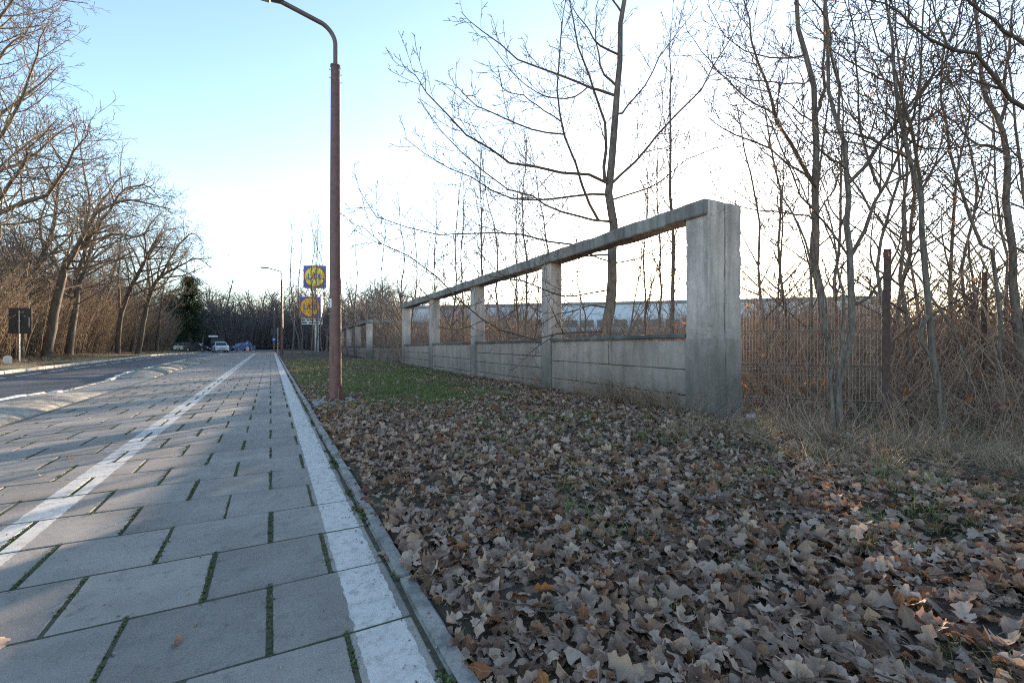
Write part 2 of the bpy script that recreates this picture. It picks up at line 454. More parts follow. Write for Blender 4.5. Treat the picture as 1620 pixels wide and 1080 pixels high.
for k in range(-3, 102):
    y = .34 + .6 * k + .3
    row_a = (k % 2 == 1)              # the row spanning 2.14 to 2.74 (k = 3) has its joint at x = 0
    if row_a:
        for i in range(7): slots.append((.3 - .6 * i, y, 0))
    else:
        slots.append((.446, y, 1))
        for i in range(6): slots.append((-.6 * i, y, 0))
        slots.append((-3.45, y, 1))
def seen(x, y, z=0, m=260):
    d = x * SA + y * CA
    if d < .25: return False
    px = 810 + FPX * (x * CA - y * SA) / d; py = HYP - FPX * (z - CAM_H) / d
    return -m < px < 1620 + m and -m < py < 1080 + m
slots.sort(key=lambda s: (s[0] * SA + s[1] * CA) if seen(s[0], s[1], 0, 200) else 1e3)
rest = MB(); nsl = 0
for x, y, hf in slots:
    z = zt(y) + rng.uniform(-.003, .003); rot = (rng.uniform(-.004, .004), rng.uniform(-.004, .004), rng.uniform(-.004, .004))
    xx = x + rng.uniform(-.004, .004)
    if nsl < 300 and seen(x, y, 0, 200):
        nsl += 1; obj('paving_slab', rng.choice(HALF if hf else WIDE), None, path, (xx, y, z), rot)
    else:
        w = .272 if hf else .574
        rest.add([(xx - w / 2, y - .294, z), (xx + w / 2, y - .294, z), (xx + w / 2, y + .294, z), (xx - w / 2, y + .294, z),
                  (xx - w / 2, y - .294, z - .03), (xx + w / 2, y - .294, z - .03), (xx + w / 2, y + .294, z - .03), (xx - w / 2, y + .294, z - .03)],
                 [(0, 1, 2, 3), (4, 5, 1, 0), (5, 6, 2, 1), (6, 7, 3, 2), (7, 4, 0, 3)])
tag(rest.build('paving', M['slab'], path), kind='stuff')

# edging on the verge side: one object, its stones as parts
edge = sheet('edging', [(.625, -.06), (.735, -.06)], -1.5, 62, 3, M['mossbed'])
def bevel_block(w, l, h, b=.012, seed=0, mat=None, name='kerb_stone'):
    bm = bmesh.new(); bmesh.ops.create_cube(bm, size=1)
    for v in bm.verts: v.co = Vector((v.co.x * w, v.co.y * l, (v.co.z - .5) * h))
    bmesh.ops.bevel(bm, geom=bm.edges[:], offset=b, segments=2, affect='EDGES')
    r_ = random.Random(seed)
    for v in bm.verts: v.co += Vector((r_.uniform(-1, 1), r_.uniform(-1, 1), r_.uniform(-1, 1))) * .003
    me = bpy.data.meshes.new(name); bm.to_mesh(me); bm.free(); me.materials.append(mat); return me
ES = [bevel_block(.095, .985, .12, .014, i, M['kerb']) for i in range(3)]
for i in range(62):
    y = -1 + i
    obj('kerb_stone', rng.choice(ES), None, edge, (.660 + rng.uniform(-.006, .006), y, zt(y) + .018 + rng.uniform(-.008, .008)),
        (rng.uniform(-.008, .008), rng.uniform(-.05, .05), rng.uniform(-.006, .006)))

# the sloped concrete bank between road and path, white-topped kerb along the road
apron = sheet('apron', [(-4.96, -.02), (-3.66, -.006)], -6, 62, 1.5, M['ramp'])
bank = sheet('bank', [(-4.80, -.10), (-3.74, -.10)], -6, 41, 3, M['ramp'])
def bank_block(l, h0, h1, seed):
    r_ = random.Random(seed)
    prof = [(-3.72, .0), (-3.80, .05), (-4.1, .135), (-4.4, .165), (-4.74, .12), (-4.74, -.1), (-3.72, -.1)]
    n = max(2, int(l / .4)); vs = []; fs = []; k = len(prof)
    for i in range(n + 1):
        t = i / n; hh = h0 + (h1 - h0) * t
        for x, z in prof:
            zz = z * hh if z > 0 else z
            vs.append((x + r_.uniform(-.006, .006), (t - .5) * l, zz + (r_.uniform(-.007, .007) if z > 0 else 0)))
    for i in range(n):
        for j in range(k): fs.append((i * k + j, i * k + (j + 1) % k, (i + 1) * k + (j + 1) % k, (i + 1) * k + j))
    fs += [tuple(range(k)), tuple(range(n * k, n * k + k))]
    b = MB().add(vs, fs); return b
for (a, b, step) in ((-5, 15.6, 2.0), (20.6, 41, 1.13)):
    n = round((b - a) / step)
    for i in range(n):
        l = (b - a) / n; y = a + l * (i + .5)
        h0 = .15 if (i == 0 and a > 0) else 1; h1 = .12 if i == n - 1 else 1
        bb = bank_block(l - (.03 if a < 0 else .05), h0, h1, i)
        bb.build('bank_slab', M['ramp'], bank, loc=(rng.uniform(-.01, .01), y, zt(y) + rng.uniform(-.006, .006)), rot=(0, rng.uniform(-.02, .02) if a > 0 else 0, 0))
rk = sheet('road_kerb', [(-4.95, -.08), (-4.77, -.08)], -6, 61, 3, M['kerb'])
for i in range(67):
    y = -5.5 + i; low = 15.6 < y < 20.4 or y > 41.2
    o = obj('kerb_stone', bevel_block(.16, .985, .2, .018, i, M['kerbpaint'] if not low else M['kerb']), None, rk, (-4.86, y, zt(y) + (min(.135, .03 + .05 * min(abs(y - 15.6), abs(y - 20.4), abs(y - 41.2))) if not low else 0) + rng.uniform(-.006, .006)), (0, 0, rng.uniform(-.006, .006)))
lk = sheet('verge_kerb', [(-10.12, -.09), (-9.92, -.09)], -20, 92, 4, M['kerbpale'])
KB = [bevel_block(.2, 1.97, .2, .02, 50 + i, M['kerbpale']) for i in range(3)]
for i in range(54):
    y = -18 + 2 * i
    if y > 90: break
    obj('kerb_stone', rng.choice(KB), None, lk, (-10.02, y, zt(y) + .055 + rng.uniform(-.01, .01)), (0, 0, rng.uniform(-.004, .004)))
sheet('roadside_verge', [(-13.6, .075), (-12, .06), (-10.12, .035)], -30, 92, 2, M['verge'])

# ------------------------------------------------------------------ concrete fence
FX = 6.55
def fz(y): return -0.0155 * (y - 5.23)
def fence_pillar(par, x0, y0, y1, wid, top, low, seed, end=False):
    """lower block proud of the panels, upper shaft under the beam"""
    z0 = -.5
    if end:
        for k in range(2):
            xx = x0 + wid * (k + .5) / 2
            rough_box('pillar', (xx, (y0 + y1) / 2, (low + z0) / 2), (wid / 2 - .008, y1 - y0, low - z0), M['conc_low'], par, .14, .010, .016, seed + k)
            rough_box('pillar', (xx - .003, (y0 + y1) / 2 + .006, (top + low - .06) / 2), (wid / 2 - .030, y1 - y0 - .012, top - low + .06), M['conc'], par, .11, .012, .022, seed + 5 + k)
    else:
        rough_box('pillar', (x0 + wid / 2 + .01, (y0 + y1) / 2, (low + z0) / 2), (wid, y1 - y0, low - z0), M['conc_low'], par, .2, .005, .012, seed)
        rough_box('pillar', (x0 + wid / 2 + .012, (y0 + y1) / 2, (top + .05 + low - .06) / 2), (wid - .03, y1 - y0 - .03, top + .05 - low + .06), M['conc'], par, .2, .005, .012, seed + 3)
fence = thing('concrete_fence', 'grey concrete fence of open frames on a low panel wall beside the leaf-covered verge', 'fence')
fence_pillar(fence, 6.55, 5.23, 5.75, .88, 3.715, 1.36, 1, True)
PY = [(10.2, 10.68), (15.2, 15.7), (20.2, 20.7), (25.2, 25.7)]
for i, (a, b) in enumerate(PY): fence_pillar(fence, FX, a, b, .40, 3.44 + fz(a), 1.36 + fz(a), 20 + i * 7)
# top beam: follows the fall of the fence
bo = rough_box('beam', (6.55 + .165, 15.50, 3.597 + fz(15.5)), (.44, 20.46, .275), M['conc_beam'], fence, .16, .014, .022, 3)
bo.rotation_euler = (math.atan(-.0155), 0, 0)
edges_ = [(5.75, 10.2), (10.68, 15.2), (15.7, 20.2), (20.7, 25.2)]
def panels(par, segs, x, face, seed, base=-.30):
    """three courses of planks, cracked joints between"""
    for bi, (a, b) in enumerate(segs):
        r_ = random.Random(seed + bi); top = 1.33 + fz(a)
        hs = [base, .30 + fz(a), .66 + fz(a), .98 + fz(a), top] if bi % 2 else [base, .34 + fz(a), .80 + fz(a), top]
        for c in range(len(hs) - 1):
            cut = [a, a + (b - a) * r_.uniform(.38, .62), b] if c % 2 == bi % 2 or r_.random() < .4 else [a, b]
            for q in range(len(cut) - 1):
                l = cut[q + 1] - cut[q]; h = hs[c + 1] - hs[c]
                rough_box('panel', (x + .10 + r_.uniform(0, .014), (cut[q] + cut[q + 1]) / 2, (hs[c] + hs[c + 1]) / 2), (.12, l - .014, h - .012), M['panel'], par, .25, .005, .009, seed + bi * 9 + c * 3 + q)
        MB().box((x + .168, (a + b) / 2, (base + top) / 2), (.03, b - a - .004, top - base - .02)).build('sun_blocker', M['panel'], par)  # added backing sheet, keeps sun from shining through the panel joints
        co_ = rough_box('coping', (x + .13, (a + b) / 2, top + .05), (.30, b - a - .01, .085), M['coping'], par, .2, .008, .014, seed + 50 + bi)
        co_.rotation_euler = (math.atan(-.0155), 0, 0)
panels(fence, edges_, FX, 0, 100)

far_fence = thing('concrete_fence', 'farther concrete fence section with a corner pillar, beyond the gap and behind the street lamp', 'fence')
for i, yy in enumerate((36.0, 41.2, 46.4, 51.6)):
    z = fz(yy)
    rough_box('pillar', (6.75, yy + .25, (1.36 + z - .6) / 2), (.42, .5, 1.36 + z + .6), M['conc'], far_fence, .3, .005, .012, 70 + i)
    rough_box('pillar', (6.75, yy + .25, (3.2 + 1.36) / 2 + z), (.40, .48, 3.2 - 1.364), M['conc'], far_fence, .3, .005, .012, 80 + i)
for xx in (11.6,):
    rough_box('pillar', (xx, 36.2, 1.2), (.4, .42, 4.0 - .4), M['conc'], far_fence, .3, .005, .012, 95)
b2 = rough_box('beam', (6.75, 44.2, 3.33 + fz(44.2)), (.44, 16.6, .25), M['conc_beam'], far_fence, .3, .008, .02, 31); b2.rotation_euler = (math.atan(-.0155), 0, 0)
rough_box('beam', (9.45, 36.2, 3.33 + fz(36)), (4.9, .42, .24), M['conc_beam'], far_fence, .3, .008, .02, 33)
panels(far_fence, [(36.5, 41.2), (41.7, 46.4), (46.9, 51.6)], 6.58, 0, 140, -.6)
for c, (z0, z1) in enumerate(((-.6, .0), (.01, .45), (.46, .86))):
    rough_box('panel', (9.2, 36.28, (z0 + z1) / 2), (4.4, .12, z1 - z0), M['panel'], far_fence, .3, .006, .01, 160 + c)
rough_box('coping', (9.2, 36.25, .91), (4.4, .3, .085), M['coping'], far_fence, .3, .008, .014, 170)

# ------------------------------------------------------------------ street lamps
def street_lamp(label, loc, full=True, h=7.14):
    t = thing('street_lamp', label, 'street lamp', loc, 0, 'brown street lamps along the path')
    n = 24 if full else 10
    MB().tube([(0, 0, -.05), (0, 0, .5), (0, 0, 3), (0, 0, h)], [.132, .130, .118, .095], n).build('post', M['pole'], t, True)
    pts = [(0, 0, h - .02), (0, 0, h + .45)]
    for i in range(1, 9):
        a_ = R(68) * i / 8; pts.append((-.42 * (1 - math.cos(a_)), 0, h + .45 + .42 * math.sin(a_)))
    e = pts[-1]; pts.append((e[0] - .78, 0, e[2] + .19))
    MB().tube(pts, .047, 12 if full else 8).build('arm', M['polegrey'], t, True)
    x, z = pts[-1][0], pts[-1][2]
    lum = MB(); secs = [(.05, .06, .05), (-.1, .11, .07), (-.35, .16, .08), (-.62, .15, .065), (-.78, .08, .03)]
    vs = []; fs = []; k = 10
    for (dx, w, hh) in secs:
        for j in range(k):
            a_ = 2 * math.pi * j / k; vs.append((x + dx, w * math.cos(a_), z + hh * math.sin(a_) * (1 if math.sin(a_) > 0 else .45) - dx * .06))
    for i in range(len(secs) - 1):
        for j in range(k): fs.append((i * k + j, i * k + (j + 1) % k, (i + 1) * k + (j + 1) % k, (i + 1) * k + j))
    fs += [tuple(range(k)), tuple(range((len(secs) - 1) * k, len(secs) * k))]
    lum.add(vs, fs); lo = lum.build('luminaire', M['lampgrey'], t, True)
    g = MB().bbox((x - .44, 0, z - .02), (.5, .22, .04), .015); g.build('lens', M['lampglass'], lo)
    if full:
        rb = MB()
        for i in range(9): rb.box((x - .02 - i * .028, 0, z + .075), (.009, .19, .05))
        rb.build('cooling_fins', M['steel'], lo)
        MB().tube([(0, 0, h - .02), (0, 0, h + .02)], .105, 24).build('collar', M['pole'], t, True)
        for zz in (h - .12, h - .29):
            for k_ in range(4):
                a_ = R(25) + k_ * R(90); c_, s_ = math.cos(a_), math.sin(a_)
                bt = MB().tube([(.09 * c_, .09 * s_, zz), (.135 * c_, .135 * s_, zz)], .006, 6).tube([(.13 * c_, .13 * s_, zz), (.142 * c_, .142 * s_, zz)], .013, 6)
                bt.build('bolt', M['steel'], t)
        MB().bbox((0, 0, .015), (.42, .42, .024), .004).build('base_plate', M['rust'], t)
        for k_ in range(4):
            a_ = k_ * R(90); c_, s_ = math.cos(a_), math.sin(a_)
            MB().add([(.125 * c_ - .006 * s_, .125 * s_ + .006 * c_, .03), (.20 * c_ - .006 * s_, .20 * s_ + .006 * c_, .03), (.125 * c_ - .006 * s_, .125 * s_ + .006 * c_, .20),
                      (.125 * c_ + .006 * s_, .125 * s_ - .006 * c_, .03), (.20 * c_ + .006 * s_, .20 * s_ - .006 * c_, .03), (.125 * c_ + .006 * s_, .125 * s_ - .006 * c_, .20)],
                     [(0, 1, 2), (3, 5, 4), (0, 3, 4, 1), (1, 4, 5, 2), (2, 5, 3, 0)]).build('gusset', M['pole'], t)
            MB().tube([(.17 * c_ - .17 * s_ if 0 else .16 * (c_ - s_), .16 * (s_ + c_), .02), (.16 * (c_ - s_), .16 * (s_ + c_), .075)], .013, 6).build('anchor_bolt', M['rust'], t)
        # number sticker and an access hatch on the shaft
        st = MB(); a0 = math.atan2(-10.39, -1.23) - R(62)
        for i in range(4):
            p = [a0 + R(11) * (i - 2), a0 + R(11) * (i - 1)]
            st.add([(.124 * math.cos(q), .124 * math.sin(q), zz) for q in p for zz in (1.98, 2.16)], [(0, 1, 3, 2)])
        so_ = st.build('sticker', M['signwhite'], t)
        for zz, hh in ((2.12, .018), (2.085, .028), (2.04, .02), (2.01, .018)):
            p = [a0 + R(-13), a0 + R(7)]
            mk = MB().add([(.1262 * math.cos(q), .1262 * math.sin(q), z_) for q in p for z_ in (zz - hh / 2, zz + hh / 2)], [(0, 1, 3, 2)])
            mk.build('sticker_print', M['dark'], so_)
        a1 = a0 + R(18); c_, s_ = math.cos(a1), math.sin(a1)
        MB().bbox((.127 * c_, .127 * s_, .95), (.012, .10, .42), .004, (0, 0, a1)).build('hatch', M['pole'], t)
        MB().tube([(.130 * math.cos(a1 + 1.3), .130 * math.sin(a1 + 1.3), .03), (.131 * math.cos(a1 + 1.3), .131 * math.sin(a1 + 1.3), .28)], .004, 5).build('earth_strap', M['steel'], t)
    return t
LX, LY = 1.23, 10.39
street_lamp('tall brown street lamp on a concrete pad at the leafy path edge, the nearest one', (LX, LY, .043))
street_lamp('middle-distance brown street lamp beside the overgrown shop pylon saplings', (.95, 48.5, 0), False)
street_lamp('farthest brown street lamp, small, showing just behind another lamp post', (.55, 92.5, zt(92)), False)
pad = rough_box('lamp_pad', (LX - .02, LY - .02, -.02), (.86, .9, .13), M['pad'], None, .2, .008, .02, 4)
tag(pad, 'square concrete pad under the nearest brown street lamp', 'pad')

# ------------------------------------------------------------------ roadside signs and marker
rs = thing('road_sign', 'large dark back of a road sign on a pale post beside the woodland', 'road sign', (-13.0, 37.2, .06), R(-14))
MB().bbox((0, 0, 2.45), (1.12, .02, 1.52), .004).build('panel', M['dark'], rs)
MB().tube([(-.02, -.05, -.3), (-.02, -.05, 3.05)], .038, 10).build('post', M['steel'], rs, True)
for z in (1.95, 2.45, 2.95): MB().bbox((-.02, -.035, z), (.16, .05, .035), .004).build('bracket', M['steel'], rs)
stk = MB().box((.43, -.0125, 2.35), (.035, .004, .52)).box((.43, -.0125, 2.64), (.09, .004, .025)).box((.22, -.0125, 2.72), (.10, .004, .03)); stk.build('sticker', M['signwhite'], rs)
ks = thing('kilometre_stone', 'small white kilometre stone on the dry verge beside the dark road sign', 'marker stone', (-12.85, 35.3, .05), R(20))
MB().prism([(-.19, -.1), (.19, -.1), (.17, .38), (.10, .46), (-.10, .46), (-.17, .38)], 'y', -.13, .13).build('stone', M['stonewhite'], ks)
MB().bbox((0, 0, -.02), (.5, .36, .09), .02).build('foot', M['pad'], ks)

bsn = thing('information_sign', 'back of a small grey road sign on a pale post near the farthest lamp', 'road sign', at(436.5, 562, 60) , R(-25))
bsn.location.z = zt(bsn.location.y) - .05
MB().tube([(.25, 0, 0), (.25, 0, 3.3)], .05, 8).build('post', M['steel'], bsn, True)
MB().bbox((-.22, .07, 2.8), (.95, .03, .85), .01).build('panel', M['dark'], bsn)
p = at(433.5, 556, 80); cs = thing('cycle_sign', 'small round blue sign on a thin post at the far end of the path', 'road sign', (p.x, p.y, zt(p.y)), R(-25))
MB().tube([(0, 0, 0), (0, 0, 2.3)], .035, 8).build('post', M['steel'], cs, True)
MB().tube([(0, -.06, 2.05), (0, -.035, 2.05)], .34, 20).build('disc', M['signblue'], cs)
MB().tube([(0, -.069, 2.05), (0, -.061, 2.05)], .13, 12).build('emblem', M['signwhite'], cs)
p = at(391.5, 558, 78); kr = thing('keep_right_sign', 'round blue sign with white arrow on an orange and white island bollard', 'road sign', (p.x, p.y, zt(p.y)), R(-27))
MB().tube([(0, 0, 0), (0, 0, .25), (0, 0, .8)], [.3, .22, .17], 10).build('bollard', M['orange'], kr, True)
for z in (.28, .58): MB().tube([(0, 0, z), (0, 0, z + .15)], [.232, .214], 10).build('band', M['signwhite'], kr)
MB().tube([(0, .02, .8), (0, .02, 1.75)], .04, 8).build('post', M['steel'], kr)
MB().tube([(0, -.05, 1.45), (0, -.02, 1.45)], .42, 20).build('disc', M['signblue'], kr)
MB().box((0, -.056, 1.47), (.09, .006, .42), (0, R(40), 0)).box((-.13, -.056, 1.27), (.30, .006, .09)).box((-.2, -.056, 1.36), (.09, .006, .26)).build('arrow', M['signwhite'], kr)

def ftext(name, s, size, mat, parent, loc, rot=(R(90), 0, 0), shear=0, depth=.01):
    c = bpy.data.curves.new(name, 'FONT'); c.body = s; c.size = size; c.extrude = depth; c.align_x = 'CENTER'; c.align_y = 'CENTER'; c.offset = size * .025
    f_ = bpy.data.objects.new(name, c); me = bpy.data.meshes.new_from_object(f_); bpy.data.objects.remove(f_)
    return obj(name, me, mat, parent, loc, rot)
pb = at(491, 552, 58)
pyl = thing('shop_pylon', 'shop pylon with two square blue sign boxes stacked on a steel mast among saplings', 'sign', (pb.x, pb.y, -.1), R(-23))
MB().tube([(.55, .3, 0), (.55, .3, 11.2)], .17, 12).build('mast', M['steel'], pyl, True)
MB().tube([(.85, .3, 0), (.85, .3, 11.2)], .10, 10).build('mast', M['steel'], pyl, True)
def sign_box(z, s, x, disc, nm):
    bx = MB().bbox((x, 0, z), (s, .8, s), .03).build('sign_box', M['signwhite'], pyl)
    MB().box((x, -.41, z), (s * .955, .016, s * .955)).build('face', M['signblue'], bx)
    MB().tube([(x, -.45, z), (x, -.42, z)], s * .46, 40).build('ring', M['signred'], bx)
    MB().tube([(x, -.47, z), (x, -.452, z)], s * .425, 40).build('disc', disc, bx)
    ftext('letter', 'L', s * .36, M['signblue'], bx, (x - s * .22, -.485, z))
    ftext('letter', 'i', s * .40, M['signred'], bx, (x - s * .075, -.485, z + s * .035), (R(90), R(14), 0))
    ftext('letter', 'D', s * .33, M['signblue'], bx, (x + s * .075, -.485, z))
    ftext('letter', 'L', s * .36, M['signblue'], bx, (x + s * .26, -.485, z))
    return bx
sign_box(9.6, 2.85, .68, M['signyellow'], 'a')
sign_box(5.75, 2.7, .10, M['signorange'], 'b')
tb = MB().bbox((.10, .1, 3.95), (2.6, .4, .78), .03).build('text_board', M['signwhite'], pyl)
tk = MB()
for r_, row in enumerate((((-1.0, .5), (-.38, .3), (.1, .55), (.8, .6)), ((-.9, .7), (-.1, .4), (.55, .8)))):
    for (x_, w_) in row: tk.box((.10 + x_ + w_ * .1, -.106, 4.11 - r_ * .32), (w_, .012, .17))
tk.build('board_print', M['dark'], tb)

# ------------------------------------------------------------------ vehicles far down the road
def car(name, label, cat, loc, rz, body, L=4.4, W=1.8, H=1.62, suv=True):
    t = thing(name, label, cat, loc, rz)
    # side outline, front towards -Y
    hood, belt = .60 * H, .58 * H
    prof = [(-L / 2, .28), (-L / 2 - .02, .55 * hood), (-L / 2 + .10, .92 * hood), (-L * .24, 1.04 * hood), (-L * .10, H * .96), (L * .05, H), (L * .32, H * .985),
            (L * .47 if suv else L * .36, H * .66), (L / 2, H * .62), (L / 2, .35), (L / 2 - .1, .24), (-L / 2 + .1, .22)]
    n = len(prof); vs = []; fs = []
    for sx, ins in ((-1, 0), (-.86, 1), (.86, 1), (1, 0)):
        pass
    rows = []
    for k, sx in enumerate((-1, -.9, .9, 1)):
        row = []
        for (y, z) in prof:
            tum = 1 - .20 * max(0, (z - belt) / (H - belt))
            shrink = 0.97 if k in (0, 3) else 1.0
            row.append((sx * W / 2 * tum, y * shrink, z if k in (1, 2) or z < H * .9 else z - .05))
        rows.append(row)
    vs = [v for r_ in rows for v in r_]
    for k in range(3):
        for i in range(n): fs.append((k * n + i, k * n + (i + 1) % n, (k + 1) * n + (i + 1) % n, (k + 1) * n + i))
    fs += [tuple(range(n)), tuple(range(3 * n, 4 * n))]
    MB().add(vs, fs).build('body', body, t, True)
    def quad(name, pts, mat, par=t): return MB().add(pts, [(0, 1, 2, 3)]).build(name, mat, par)
    w1, w2 = W * .43, W * .37
    quad('windscreen', [(-w1, -L * .24 + .02, 1.06 * hood + .0), (w1, -L * .24 + .02, 1.06 * hood), (w2, -L * .108 - .02, H * .945), (-w2, -L * .108 - .02, H * .945)], M['glass'])
    quad('rear_window', [(-w1, (L * .455 if suv else L * .365) + .03, H * .70), (w1, (L * .455 if suv else L * .365) + .03, H * .70), (w2, L * .33 + .04, H * .95), (-w2, L * .33 + .04, H * .95)], M['glass'])
    for s_ in (-1, 1):
        a_, b_ = s_ * (W / 2 * .985), s_ * (W / 2 * .86)
        for (y0, y1, y2, y3) in ((-L * .2, L * .06, L * .055, -L * .085), (L * .08, L * (.40 if suv else .33), L * .29, L * .075)):
            quad('side_window', [(a_ + .012 * s_, y0, belt + .06), (a_ + .012 * s_, y1, belt + .06), (b_ + .012 * s_, y2, H * .93), (b_ + .012 * s_, y3, H * .93)], M['glass'])
        hl = MB().bbox((s_ * W * .36, -L / 2 + .03, hood * .76), (W * .2, .12, .16), .03).build('headlight', M['light'], t)
        MB().bbox((s_ * W * .40, L / 2 - .04, H * .55), (.16, .1, .24), .02).build('tail_light', M['redlens'], t)
        MB().bbox((s_ * (W / 2 + .08), -L * .16, belt + .08), (.2, .12, .14), .03).build('mirror', body, t)
        for y_ in (-L * .31, L * .29):
            wh = MB().tube([(s_ * (W / 2 - .2), y_, .33), (s_ * (W / 2 + .012), y_, .33)], .33, 16).build('wheel', M['rubber'], t)
            MB().tube([(s_ * (W / 2 + .005), y_, .33), (s_ * (W / 2 + .022), y_, .33)], .2, 12).build('rim', M['steel'], wh)
    MB().bbox((0, -L / 2 - .01, hood * .66), (W * .46, .06, .14), .02).build('grille', M['black'], t)
    MB().bbox((0, -L / 2 - .02, hood * .36), (W * .8, .06, .14), .02).build('air_intake', M['black'], t)
    MB().box((0, -L / 2 - .048, hood * .48), (.5, .012, .11)).build('number_plate', M['signwhite'], t)
    return t
def ground_at(px, d):
    p = at(px, HYP, d); return Vector((p.x, p.y, zt(p.y) - .05))
car('car', 'white sport utility car coming towards the camera in the far carriageway', 'car', ground_at(348.5, 74), R(12), M['carwhite'], 4.5, 1.85, 1.68)
car('car', 'dark parked car with pale bonnet beneath the woodland edge', 'car', ground_at(313.5, 84), R(62), M['cardark'], 4.4, 1.8, 1.5, False)
car('car', 'silver parked car partly behind a dark parked car', 'car', ground_at(297, 90), R(68), M['carsilver'], 4.3, 1.8, 1.5, False)
car('car', 'dark parked car farthest along the row under the trees', 'car', ground_at(277, 94), R(75), M['cardark'], 4.3, 1.8, 1.5, True)
car('car', 'blue car behind the round blue island sign', 'car', ground_at(383, 88), R(-50), M['carblue'], 4.5, 1.8, 1.5, False)
tp = ground_at(338, 86)
tr = thing('box_truck', 'dark box truck with a pale roof deflector just behind the white car', 'truck', tp, R(8))
MB().bbox((.55, 1.2, 1.75), (2.3, 4.6, 2.2), .05).build('cargo_box', M['black'], tr)
MB().prism([(-1.9, .5), (-1.95, 1.3), (-1.6, 1.4), (-1.3, 2.15), (-1.12, 2.15), (-1.12, .5)], 'x', -.5, 1.6).build('cab', M['cardark'], tr)
MB().bbox((-.15, -1.05, 2.72), (1.5, .9, .35), .08).build('roof_deflector', M['white'], tr)
for s_ in (-.45, 1.55):
    for y_ in (-1.4, 2.4): MB().tube([(s_ - .12, y_, .42), (s_ + .12, y_, .42)], .42, 14).build('wheel', M['rubber'], tr)

# ------------------------------------------------------------------ store building and its yard lamp behind the fence
b0, b1 = at(640, 541, 78), at(1395, 541, 60)
bd = (b1 - b0); blen = math.hypot(bd.x, bd.y); bang = math.atan2(bd.y, bd.x)
bld = thing('store_building', 'long pale store building with a ribbon of windows behind the thicket', 'building', (b0.x, b0.y, -.3), bang)
MB().bbox((blen / 2, 8, 3.6), (blen, 16, 7.2), .02).build('wall', M['clad'], bld)
MB().bbox((blen / 2, 8, 7.42), (blen + .5, 16.4, .42), .03).build('roof_edge', M['roofdark'], bld)
nb = int(blen / 2.4)
for i in range(nb):
    x = 1.2 + (blen - 2.4) * i / (nb - 1)
    w = MB().bbox((x, -.02, 4.35), (2.0, .08, 1.15), .015).build('window', M['roofdark'], bld)
    MB().box((x, -.07, 4.35), (1.84, .02, 1.0)).build('pane', M['pane'], w)
for i in range(int(blen / 1.2)):
    MB().box((.6 + i * 1.2, -.012, 1.8), (.05, .03, 3.5)).build('cladding_rib', M['clad'], bld) if i < 60 else None
yl = at(918, 541, 48)
yd = thing('yard_lamp', 'thin car park lamp mast seen through the fence frame before the store', 'lamp', (yl.x, yl.y, -.3), R(-15))
MB().tube([(0, 0, 0), (0, 0, 8.9)], [.09, .05], 8).build('mast', M['polegrey'], yd, True)
MB().bbox((-.25, 0, 8.95), (.75, .25, .1), .03).build('lamp_head', M['lampgrey'], yd)

# ------------------------------------------------------------------ mesh fence at the end of the concrete fence
mf = thing('mesh_fence', 'tall welded wire mesh fence between the end pillar and rusty posts', 'fence')
pA, pB, pC = Vector((7.45, 5.6, -.3)), Vector((9.0, 3.75, -.3)), Vector((14.6, 4.2, -.3))
for p_, h in ((pB, 3.12), (pC, 3.2)):
    MB().bbox((p_.x, p_.y, p_.z + h / 2 - .2), (.10, .10, h + .4), .008, (R(.6), R(-.8), R(20))).build('post', M['rust'], mf)
def mesh_panel(a, b, h, name):
    d = (b - a); L_ = d.length; d = d / L_; nrm = Vector((-d.y, d.x, 0)); k = MB()
    def tri_wire(p, q, r_=.0030):
        t = (q - p).normalized(); u = t.cross(Vector((.3, .2, .9))).normalized(); w = t.cross(u)
        ring = [u * math.cos(2.094 * i) * r_ + w * math.sin(2.094 * i) * r_ for i in range(3)]
        k.add([p + r for r in ring] + [q + r for r in ring], [(0, 1, 4, 3), (1, 2, 5, 4), (2, 0, 3, 5)])
    folds = [.55, 1.15, 1.75]
    def prof(z):
        for f_ in folds:
            if abs(z - f_) < .05: return .035 * (1 - abs(z - f_) / .05)
        return 0
    zs = sorted([.02, h] + [f_ + o_ for f_ in folds for o_ in (-.05, 0, .05)])
    for i in range(int(L_ / .05) + 1):
        p0 = a + d * (i * .05)
        for z0, z1 in zip(zs, zs[1:]):
            tri_wire(p0 + Vector((0, 0, z0)) + nrm * prof(z0), p0 + Vector((0, 0, z1)) + nrm * prof(z1))
    for z in sorted(zs + frange(.2, h - .1, .2)):
        tri_wire(a + Vector((0, 0, z)) + nrm * (prof(z) + .004), b + Vector((0, 0, z)) + nrm * (prof(z) + .004), .0036)
    tag(k.build(name, M['wire'], mf), kind='stuff')
mesh_panel(pA, pB, 2.75, 'mesh_panel')

# ------------------------------------------------------------------ bare trees
def smooth_path(pts, n):
    """Catmull-Rom through pts, n points evenly by parameter"""
    P = np.array([tuple(p) for p in pts], float)
    if len(P) < 3: return np.array([P[0] + (P[-1] - P[0]) * i / (n - 1) for i in range(n)])
    Q = np.vstack([2 * P[0] - P[1], P, 2 * P[-1] - P[-2]]); out = []
    m = len(P) - 1
    for i in range(n):
        s = i / (n - 1) * m; k = min(int(s), m - 1); t = s - k
        a, b, c, d = Q[k], Q[k + 1], Q[k + 2], Q[k + 3]
        out.append(.5 * (2 * b + (c - a) * t + (2 * a - 5 * b + 4 * c - d) * t * t + (3 * b - a - 3 * c + d) * t ** 3))
    return np.array(out)

NP = [14, 11, 7, 5, 4, 4]; NS = [10, 6, 4, 3, 3, 3]
def norm(v):
    return v / max(1e-9, math.sqrt(v[0] * v[0] + v[1] * v[1] + v[2] * v[2]))

